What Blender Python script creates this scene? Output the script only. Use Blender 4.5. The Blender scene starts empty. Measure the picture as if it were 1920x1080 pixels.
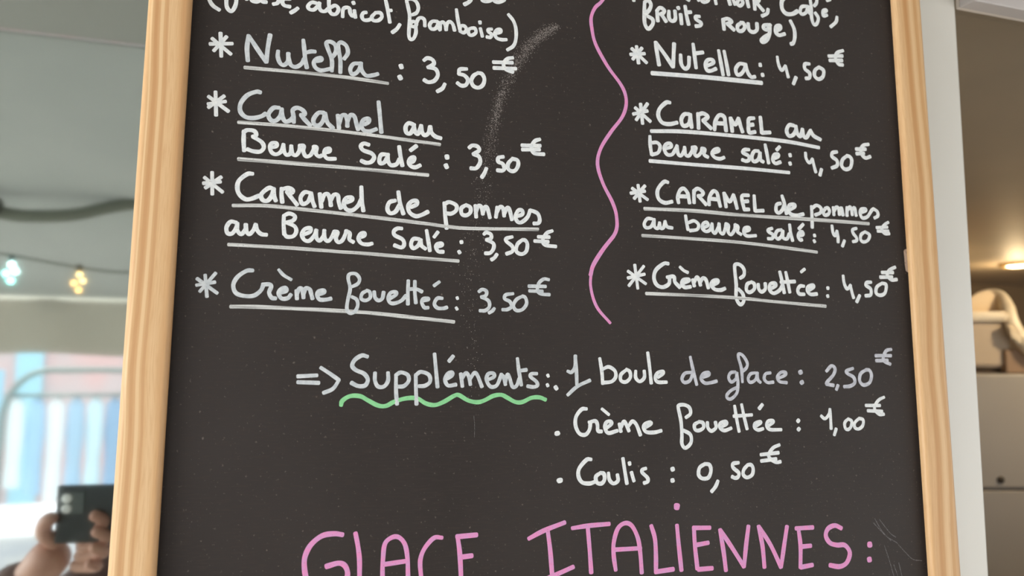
import bpy, bmesh, math, random
from mathutils import Vector, Matrix
random.seed(7)
C = bpy.context.scene.collection
S = bpy.context.scene

# ---------------------------------------------------------------- camera, world, light, exposure
cam_data = bpy.data.cameras.new('camera'); cam = bpy.data.objects.new('camera', cam_data); C.objects.link(cam)
cam_data.sensor_width = 36.0; cam_data.lens = 27.1875          # 1450 px at 1920
RIGHT = Vector((0.95051706, -0.31065713, 0.00307681)); DOWN = Vector((0.03514073, 0.09766931, -0.99459833)); FWD = Vector((0.30867855, 0.94549080, 0.10375306))
EYE = Vector((0, 0, 1.6))
m = Matrix.Identity(4)
for i in range(3):
    m[i][0] = RIGHT[i]; m[i][1] = -DOWN[i]; m[i][2] = -FWD[i]; m[i][3] = EYE[i]
cam.matrix_world = m
cam_data.clip_start = 0.02; cam_data.clip_end = 200
cam_data.dof.use_dof = True; cam_data.dof.focus_distance = 0.54; cam_data.dof.aperture_fstop = 6.2
S.camera = cam

world = bpy.data.worlds.new('world'); S.world = world; world.use_nodes = True
bg = world.node_tree.nodes['Background']
bg.inputs[0].default_value = (0.93, 0.96, 1.0, 1); bg.inputs[1].default_value = 1.25     # even bright overcast sky

sun_d = bpy.data.lights.new('sun', 'SUN'); sun = bpy.data.objects.new('sun', sun_d); C.objects.link(sun)
sun_d.energy = 2.2; sun_d.angle = math.radians(20); sun_d.color = (1.0, 0.93, 0.84)
sun.rotation_euler = Vector((0.55, 0.45, -1.0)).to_track_quat('-Z', 'Y').to_euler()

def area(name, loc, target, sx, sy, power, col):
    l = bpy.data.lights.new(name, 'AREA'); l.shape = 'RECTANGLE'; l.size = sx; l.size_y = sy; l.energy = power; l.color = col
    o = bpy.data.objects.new(name, l); C.objects.link(o); o.location = loc
    o.rotation_euler = (Vector(target) - Vector(loc)).to_track_quat('-Z', 'Y').to_euler(); return o
# daylight entering under the open left end of the awning
area('open_side_daylight', (-3.2, -0.6, 1.9), (0, 0.5, 1.6), 2.0, 2.0, 62, (1.0, 0.98, 0.95))

S.view_settings.view_transform = 'Standard'; S.view_settings.look = 'None'
S.view_settings.gamma = 1.0; S.view_settings.use_curve_mapping = False
S.view_settings.exposure = 0.88
S.cycles.use_denoising = True
S.cycles.max_bounces = 10

# ---------------------------------------------------------------- helpers
def lin(r, g, b):
    f = lambda c: (c/255/12.92) if c/255 <= 0.04045 else ((c/255+0.055)/1.055)**2.4
    return (f(r), f(g), f(b), 1)

def mat(name, col, rough=0.6, metal=0.0, noise=None, spec=0.5, emit=None, estr=0):
    """principled; noise=(scale xyz, other colour, low, high, detail) mottles the base colour in object space"""
    M = bpy.data.materials.new(name); M.use_nodes = True
    nt = M.node_tree; p = nt.nodes['Principled BSDF']
    p.inputs['Base Color'].default_value = col; p.inputs['Roughness'].default_value = rough
    p.inputs['Metallic'].default_value = metal; p.inputs['Specular IOR Level'].default_value = spec
    if emit: p.inputs['Emission Color'].default_value = emit; p.inputs['Emission Strength'].default_value = estr
    for k in (noise if isinstance(noise, list) else [noise] if noise else []):
        sc, c2, lo, hi, det = k
        tc = nt.nodes.new('ShaderNodeTexCoord'); mp = nt.nodes.new('ShaderNodeMapping'); mp.inputs['Scale'].default_value = sc
        nz = nt.nodes.new('ShaderNodeTexNoise'); nz.inputs['Scale'].default_value = 1.0; nz.inputs['Detail'].default_value = det
        mr = nt.nodes.new('ShaderNodeMapRange'); mr.inputs['From Min'].default_value = lo; mr.inputs['From Max'].default_value = hi
        mx = nt.nodes.new('ShaderNodeMix'); mx.data_type = 'RGBA'
        nt.links.new(tc.outputs['Object'], mp.inputs['Vector']); nt.links.new(mp.outputs[0], nz.inputs['Vector'])
        nt.links.new(nz.outputs['Fac'], mr.inputs['Value']); nt.links.new(mr.outputs[0], mx.inputs['Factor'])
        prev = p.inputs['Base Color'].links
        if prev: nt.links.new(prev[0].from_socket, mx.inputs['A'])
        else: mx.inputs['A'].default_value = col
        mx.inputs['B'].default_value = c2
        nt.links.new(mx.outputs['Result'], p.inputs['Base Color'])
    return M

def link(name, bm, material, parent=None, smooth=False):
    me = bpy.data.meshes.new(name); bm.to_mesh(me); bm.free()
    if material: me.materials.append(material)
    if smooth:
        for p in me.polygons: p.use_smooth = True
    o = bpy.data.objects.new(name, me); C.objects.link(o)
    if parent: o.parent = parent
    return o

def tag(o, label=None, cat=None, group=None, kind=None):
    if label: o['label'] = label
    if cat: o['category'] = cat
    if group: o['group'] = group
    if kind: o['kind'] = kind
    return o

def empty(name, loc=(0, 0, 0), rz=0.0):
    o = bpy.data.objects.new(name, None); C.objects.link(o); o.location = loc; o.rotation_euler = (0, 0, rz); return o

def box(bm, x0, x1, y0, y1, z0, z1, bev=0.0, seg=2):
    r = bmesh.ops.create_cube(bm, size=1.0)
    for v in r['verts']:
        v.co = Vector(((x0+x1)/2 + v.co.x*(x1-x0), (y0+y1)/2 + v.co.y*(y1-y0), (z0+z1)/2 + v.co.z*(z1-z0)))
    if bev:
        es = {e for v in r['verts'] for e in v.link_edges}
        bmesh.ops.bevel(bm, geom=list(es), offset=bev, segments=seg, affect='EDGES', profile=0.5)
    return bm

def boxo(name, dims, material, parent=None, bev=0.0, seg=2, smooth=False):
    return link(name, box(bmesh.new(), *dims, bev, seg), material, parent, smooth)

def sweep(bm, pts, rad, sides=10, flat=1.0):
    """tube along points; rad number or list; flat squashes it along local y"""
    pts = [Vector(p) for p in pts]; n = len(pts); rings = []
    for i, p in enumerate(pts):
        t = (pts[min(i+1, n-1)] - pts[max(i-1, 0)]).normalized()
        a = t.cross(Vector((0, 1, 0)));
        if a.length < 1e-3: a = t.cross(Vector((1, 0, 0)))
        a.normalize(); b = t.cross(a).normalized()
        r = rad[i] if isinstance(rad, (list, tuple)) else rad
        rings.append([bm.verts.new(p + a*math.cos(k*2*math.pi/sides)*r + b*math.sin(k*2*math.pi/sides)*r*flat) for k in range(sides)])
    for i in range(n-1):
        for k in range(sides):
            bm.faces.new((rings[i][k], rings[i][(k+1) % sides], rings[i+1][(k+1) % sides], rings[i+1][k]))
    bm.faces.new(rings[0][::-1]); bm.faces.new(rings[-1])
    return bm

def lathe(bm, prof, n=24, M=None):
    rings = []
    for r, z in prof:
        rings.append([bm.verts.new((r*math.cos(2*math.pi*k/n), r*math.sin(2*math.pi*k/n), z)) for k in range(n)])
    for i in range(len(rings)-1):
        for k in range(n):
            bm.faces.new((rings[i][k], rings[i][(k+1) % n], rings[i+1][(k+1) % n], rings[i+1][k]))
    bm.faces.new(rings[0][::-1]); bm.faces.new(rings[-1])
    if M: bmesh.ops.transform(bm, matrix=M, verts=[v for r in rings for v in r])
    return bm

def smooth_path(pts, sub=6, closed=False):
    """Catmull-Rom through 2-D/3-D points"""
    P = [Vector(p) for p in pts]
    if len(P) < 3: return [P[0].lerp(P[-1], k/4) for k in range(5)]
    out = []
    for i in range(len(P)-1):
        p0 = P[i-1] if i > 0 else P[i]*2 - P[i+1]
        p3 = P[i+2] if i+2 < len(P) else P[i+1]*2 - P[i]
        p1, p2 = P[i], P[i+1]
        for k in range(sub):
            t = k/sub
            out.append(0.5*((2*p1) + (p2-p0)*t + (2*p0-5*p1+4*p2-p3)*t*t + (3*p1-p0-3*p2+p3)*t*t*t))
    out.append(P[-1]); return out

# ---------------------------------------------------------------- setting: kiosk wall, window, interior
M_pvc = mat('white_pvc', lin(250, 248, 240), 0.35, noise=((9, 9, 3), lin(244, 241, 232), 0.35, 0.7, 3))
M_inner = mat('interior_paint', lin(140, 118, 90), 0.7, noise=((3, 3, 3), lin(132, 111, 84), 0.35, 0.65, 4))
M_ceil = mat('interior_ceiling', lin(172, 156, 134), 0.55, noise=((3, 3, 3), lin(164, 150, 130), 0.35, 0.65, 4))
M_floor = mat('kiosk_floor', lin(120, 110, 98), 0.5, noise=((14, 14, 14), lin(98, 92, 84), 0.4, 0.6, 5))
M_facade = mat('kiosk_facade', lin(214, 210, 200), 0.6, noise=((5, 5, 5), lin(204, 199, 188), 0.4, 0.6, 4))

struct = lambda o: tag(o, kind='structure')
struct(boxo('wall_front', (-2.2, 3.4, 0.575, 0.64, 0.0, 1.12), M_facade))
bmw = bmesh.new(); box(bmw, -2.2, 3.4, 0.575, 0.64, 2.06, 2.6); box(bmw, -2.2, -1.3, 0.575, 0.64, 1.12, 2.06); box(bmw, 2.2, 3.4, 0.575, 0.64, 1.12, 2.06)
struct(link('wall_front.001', bmw, M_facade))
struct(boxo('wall_back', (-2.2, 4.4, 2.75, 2.82, 0.0, 2.05), M_inner))
struct(boxo('wall_left', (-2.27, -2.2, 0.575, 2.82, 0.0, 2.05), M_inner))
struct(boxo('wall_right', (4.4, 4.47, 0.575, 2.82, 0.0, 2.05), M_inner))
struct(boxo('ceiling', (-2.27, 4.47, 0.64, 2.82, 2.0, 2.05), M_ceil))
struct(boxo('floor', (-2.27, 4.47, 0.575, 2.82, -0.04, 0.0), M_floor))

# window: post beside the board, header over the opening, sill, mirror-like pane on the left
win = empty('window_1', (0.60, 0.57, 1.12)); struct(win)
def wchild(o): o.location = Vector(o.location) - win.location; return o
bmp = box(bmesh.new(), 0.555, 0.6405, 0.556, 0.612, 1.12, 2.06, 0.0045, 4)
wchild(link('window_post', bmp, M_pvc, win, True))
bmh = box(bmesh.new(), 0.6405, 2.2, 0.536, 0.553, 1.9525, 2.06, 0.001)
M_head = mat('header_paint', lin(206, 200, 198), 0.4)
wchild(link('window_header', bmh, M_head, win))
bml = box(bmesh.new(), 0.6405, 2.2, 0.5535, 0.5575, 1.9528, 2.06, 0.0012)
wchild(link('window_lip', bml, mat('lit_lip', lin(226, 216, 206), 0.5), win))  # rear lip; the interior light it catches is put into its pale colour
bms = box(bmesh.new(), -1.3, 2.2, 0.43, 0.60, 1.095, 1.12, 0.004)
wchild(link('window_sill', bms, M_pvc, win))
bmt = box(bmesh.new(), -1.3, 0.555, 0.556, 0.612, 2.03, 2.06, 0.002); box(bmt, -1.3, -1.26, 0.556, 0.612, 1.12, 2.03, 0.002)
wchild(link('pane_frame', bmt, M_pvc, win))
# half-mirrored solar glass
G = bpy.data.materials.new('reflective_glass'); G.use_nodes = True; nt = G.node_tree; nt.nodes.clear()
out = nt.nodes.new('ShaderNodeOutputMaterial'); gl = nt.nodes.new('ShaderNodeBsdfGlossy'); tr = nt.nodes.new('ShaderNodeBsdfTransparent'); mxs = nt.nodes.new('ShaderNodeMixShader')
gl.inputs['Roughness'].default_value = 0.035; gl.inputs['Color'].default_value = (0.86, 0.93, 0.89, 1)
tr.inputs['Color'].default_value = (0.75, 0.78, 0.74, 1); mxs.inputs[0].default_value = 0.80
nt.links.new(tr.outputs[0], mxs.inputs[1]); nt.links.new(gl.outputs[0], mxs.inputs[2]); nt.links.new(mxs.outputs[0], out.inputs['Surface'])
wchild(boxo('glass_pane', (-1.26, 0.556, 0.570, 0.574, 1.12, 2.03), G, win))

# ---------------------------------------------------------------- the menu board
BX = Vector((0.99615358, -0.08727906, -0.00777225)); BY = Vector((0.08701588, 0.99577175, -0.02944241)); BZ = Vector((0.01030909, 0.02865285, 0.99953626)); BO = Vector((0.16607173, 0.50868223, 1.65582005))
board = bpy.data.objects.new('menu_board', None); C.objects.link(board)
mb = Matrix.Identity(4)
for i in range(3):
    mb[i][0] = BX[i]; mb[i][1] = BY[i]; mb[i][2] = BZ[i]; mb[i][3] = BO[i]
board.matrix_world = mb
tag(board, 'black menu board in a pale pine frame with white handwritten prices', 'menu board')
U0, U1, V0, V1, RW = -0.2445, 0.3466, -0.50, 0.33, 0.0266

M_panel = mat('chalkboard', lin(60, 55, 53), 0.5, spec=0.18, noise=[((9, 9, 7), lin(53, 48, 46), 0.3, 0.7, 5), ((420, 420, 420), lin(118, 108, 102), 0.66, 0.80, 2), ((90, 90, 900), lin(64, 56, 52), 0.5, 0.85, 2)])
boxo('panel', (U0+RW-0.006, U1-RW+0.006, 0.0, 0.004, V0+0.02, V1-0.02), M_panel, board)

def wood(name, dark, mid, light, sx, seed, streaks):
    M = bpy.data.materials.new(name); M.use_nodes = True; nt = M.node_tree; p = nt.nodes['Principled BSDF']
    p.inputs['Roughness'].default_value = 0.42; p.inputs['Specular IOR Level'].default_value = 0.35
    N = nt.nodes.new; L = nt.links.new
    tc = N('ShaderNodeTexCoord')
    # gentle sideways wander of the grain along the rail
    mpw = N('ShaderNodeMapping'); mpw.inputs['Scale'].default_value = (0.5, 0.5, 7.0); mpw.inputs['Location'].default_value = (seed, seed, seed)
    nw = N('ShaderNodeTexNoise'); nw.inputs['Scale'].default_value = 1; nw.inputs['Detail'].default_value = 1
    L(tc.outputs['Object'], mpw.inputs[0]); L(mpw.outputs[0], nw.inputs['Vector'])
    sep = N('ShaderNodeSeparateXYZ'); L(tc.outputs['Object'], sep.inputs[0])
    ma = N('ShaderNodeMath'); ma.operation = 'MULTIPLY_ADD'; ma.inputs[1].default_value = 0.012; L(nw.outputs['Fac'], ma.inputs[0]); L(sep.outputs['X'], ma.inputs[2])
    cmb = N('ShaderNodeCombineXYZ'); L(ma.outputs[0], cmb.inputs['X']); L(sep.outputs['Z'], cmb.inputs['Z'])
    m1 = N('ShaderNodeMapping'); m1.inputs['Scale'].default_value = (sx, 1, 1.2); m1.inputs['Location'].default_value = (seed*3.1, 0, seed)
    L(cmb.outputs[0], m1.inputs[0])
    n1 = N('ShaderNodeTexNoise'); n1.inputs['Scale'].default_value = 1; n1.inputs['Detail'].default_value = 3; L(m1.outputs[0], n1.inputs['Vector'])
    cr = N('ShaderNodeValToRGB'); e = cr.color_ramp.elements
    e[0].position = 0.33; e[0].color = dark; e[1].position = 0.70; e[1].color = light
    k = e.new(0.50); k.color = mid
    L(n1.outputs['Fac'], cr.inputs[0])
    # fine pores
    m2 = N('ShaderNodeMapping'); m2.inputs['Scale'].default_value = (1500, 1500, 60); L(cmb.outputs[0], m2.inputs[0])
    n2 = N('ShaderNodeTexNoise'); n2.inputs['Scale'].default_value = 1; n2.inputs['Detail'].default_value = 2; L(m2.outputs[0], n2.inputs['Vector'])
    mr = N('ShaderNodeMapRange'); mr.inputs['From Min'].default_value = 0.45; mr.inputs['From Max'].default_value = 0.9; mr.inputs['To Max'].default_value = 0.8; L(n2.outputs['Fac'], mr.inputs[0])
    mx = N('ShaderNodeMix'); mx.data_type = 'RGBA'; L(mr.outputs[0], mx.inputs['Factor']); L(cr.outputs[0], mx.inputs['A']); mx.inputs['B'].default_value = dark
    last = mx.outputs['Result']
    # named growth-ring streaks: (x centre, half width, colour)
    for xc, hw, col, amt in streaks:
        sb = N('ShaderNodeMath'); sb.operation = 'SUBTRACT'; L(ma.outputs[0], sb.inputs[0]); sb.inputs[1].default_value = xc
        ab = N('ShaderNodeMath'); ab.operation = 'ABSOLUTE'; L(sb.outputs[0], ab.inputs[0])
        r = N('ShaderNodeMapRange'); r.interpolation_type = 'SMOOTHSTEP'; r.inputs['From Min'].default_value = hw*0.35; r.inputs['From Max'].default_value = hw
        r.inputs['To Min'].default_value = amt; r.inputs['To Max'].default_value = 0.0; L(ab.outputs[0], r.inputs[0])
        q = N('ShaderNodeMix'); q.data_type = 'RGBA'; L(r.outputs[0], q.inputs['Factor']); L(last, q.inputs['A']); q.inputs['B'].default_value = col
        last = q.outputs['Result']
    L(last, p.inputs['Base Color'])
    bu = N('ShaderNodeBump'); bu.inputs['Strength'].default_value = 0.12; bu.inputs['Distance'].default_value = 0.0004; L(n2.outputs['Fac'], bu.inputs['Height']); L(bu.outputs[0], p.inputs['Normal'])
    return M
W_dark, W_mid, W_light = lin(206, 158, 110), lin(224, 184, 136), lin(236, 201, 156)
M_woodL = wood('pine_left', W_dark, W_mid, W_light, 90, 2.3, [(-0.2300, 0.0016, lin(198, 148, 100), 0.6), (-0.2265, 0.0016, lin(240, 208, 162), 0.7), (-0.2235, 0.0012, lin(200, 150, 104), 0.55), (-0.2330, 0.0008, lin(244, 212, 165), 0.7)])
M_woodR = wood('pine_right', W_dark, W_mid, W_light, 120, 9.1, [(0.3370, 0.0032, lin(196, 142, 88), 0.6), (0.3465, 0.0022, lin(204, 152, 98), 0.6), (0.3420, 0.0020, lin(238, 204, 158), 0.6)])

def rail_profile():
    """across-rail (0 = outer, RW = inner) against depth, rounded outer and inner front edges, undercut over the panel"""
    P = [(0.0, 0.006)]
    r = 0.0042
    for k in range(7):
        a = math.pi/2*k/6; P.append((r - r*math.cos(a), -0.008 + r - r*math.sin(a)))
    r = 0.0034
    for k in range(7):
        a = math.pi/2*k/6; P.append((RW - r + r*math.sin(a), -0.008 + r - r*math.cos(a)))
    P += [(RW, -0.0030), (RW-0.0035, -0.0024), (RW-0.0035, 0.006)]
    return P
def rail(vertical, at, flip, a0, a1, material):
    bm = bmesh.new(); P = rail_profile(); rings = []
    for s, a in enumerate((a0, a1)):
        ring = []
        for x, y in P:
            c = at - x if flip else at + x
            aa = a + (x if s == 0 else -x)               # mitred ends
            ring.append(bm.verts.new((c, y, aa) if vertical else (aa, y, c)))
        rings.append(ring)
    n = len(P)
    for k in range(n): bm.faces.new((rings[0][k], rings[0][(k+1) % n], rings[1][(k+1) % n], rings[1][k]))
    bm.faces.new(rings[0]); bm.faces.new(rings[1][::-1]); bmesh.ops.recalc_face_normals(bm, faces=bm.faces[:])
    o = link('frame_rail', bm, material, board)
    for p in o.data.polygons: p.use_smooth = len(p.vertices) == 4
    es = o.modifiers.new('split', 'EDGE_SPLIT'); es.split_angle = math.radians(40)
    return o
rail(True, U0, False, V0, V1, M_woodL); rail(True, U1, True, V0, V1, M_woodR)
rail(False, V0, False, U0, U1, M_woodR); rail(False, V1, True, U0, U1, M_woodL)

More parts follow.
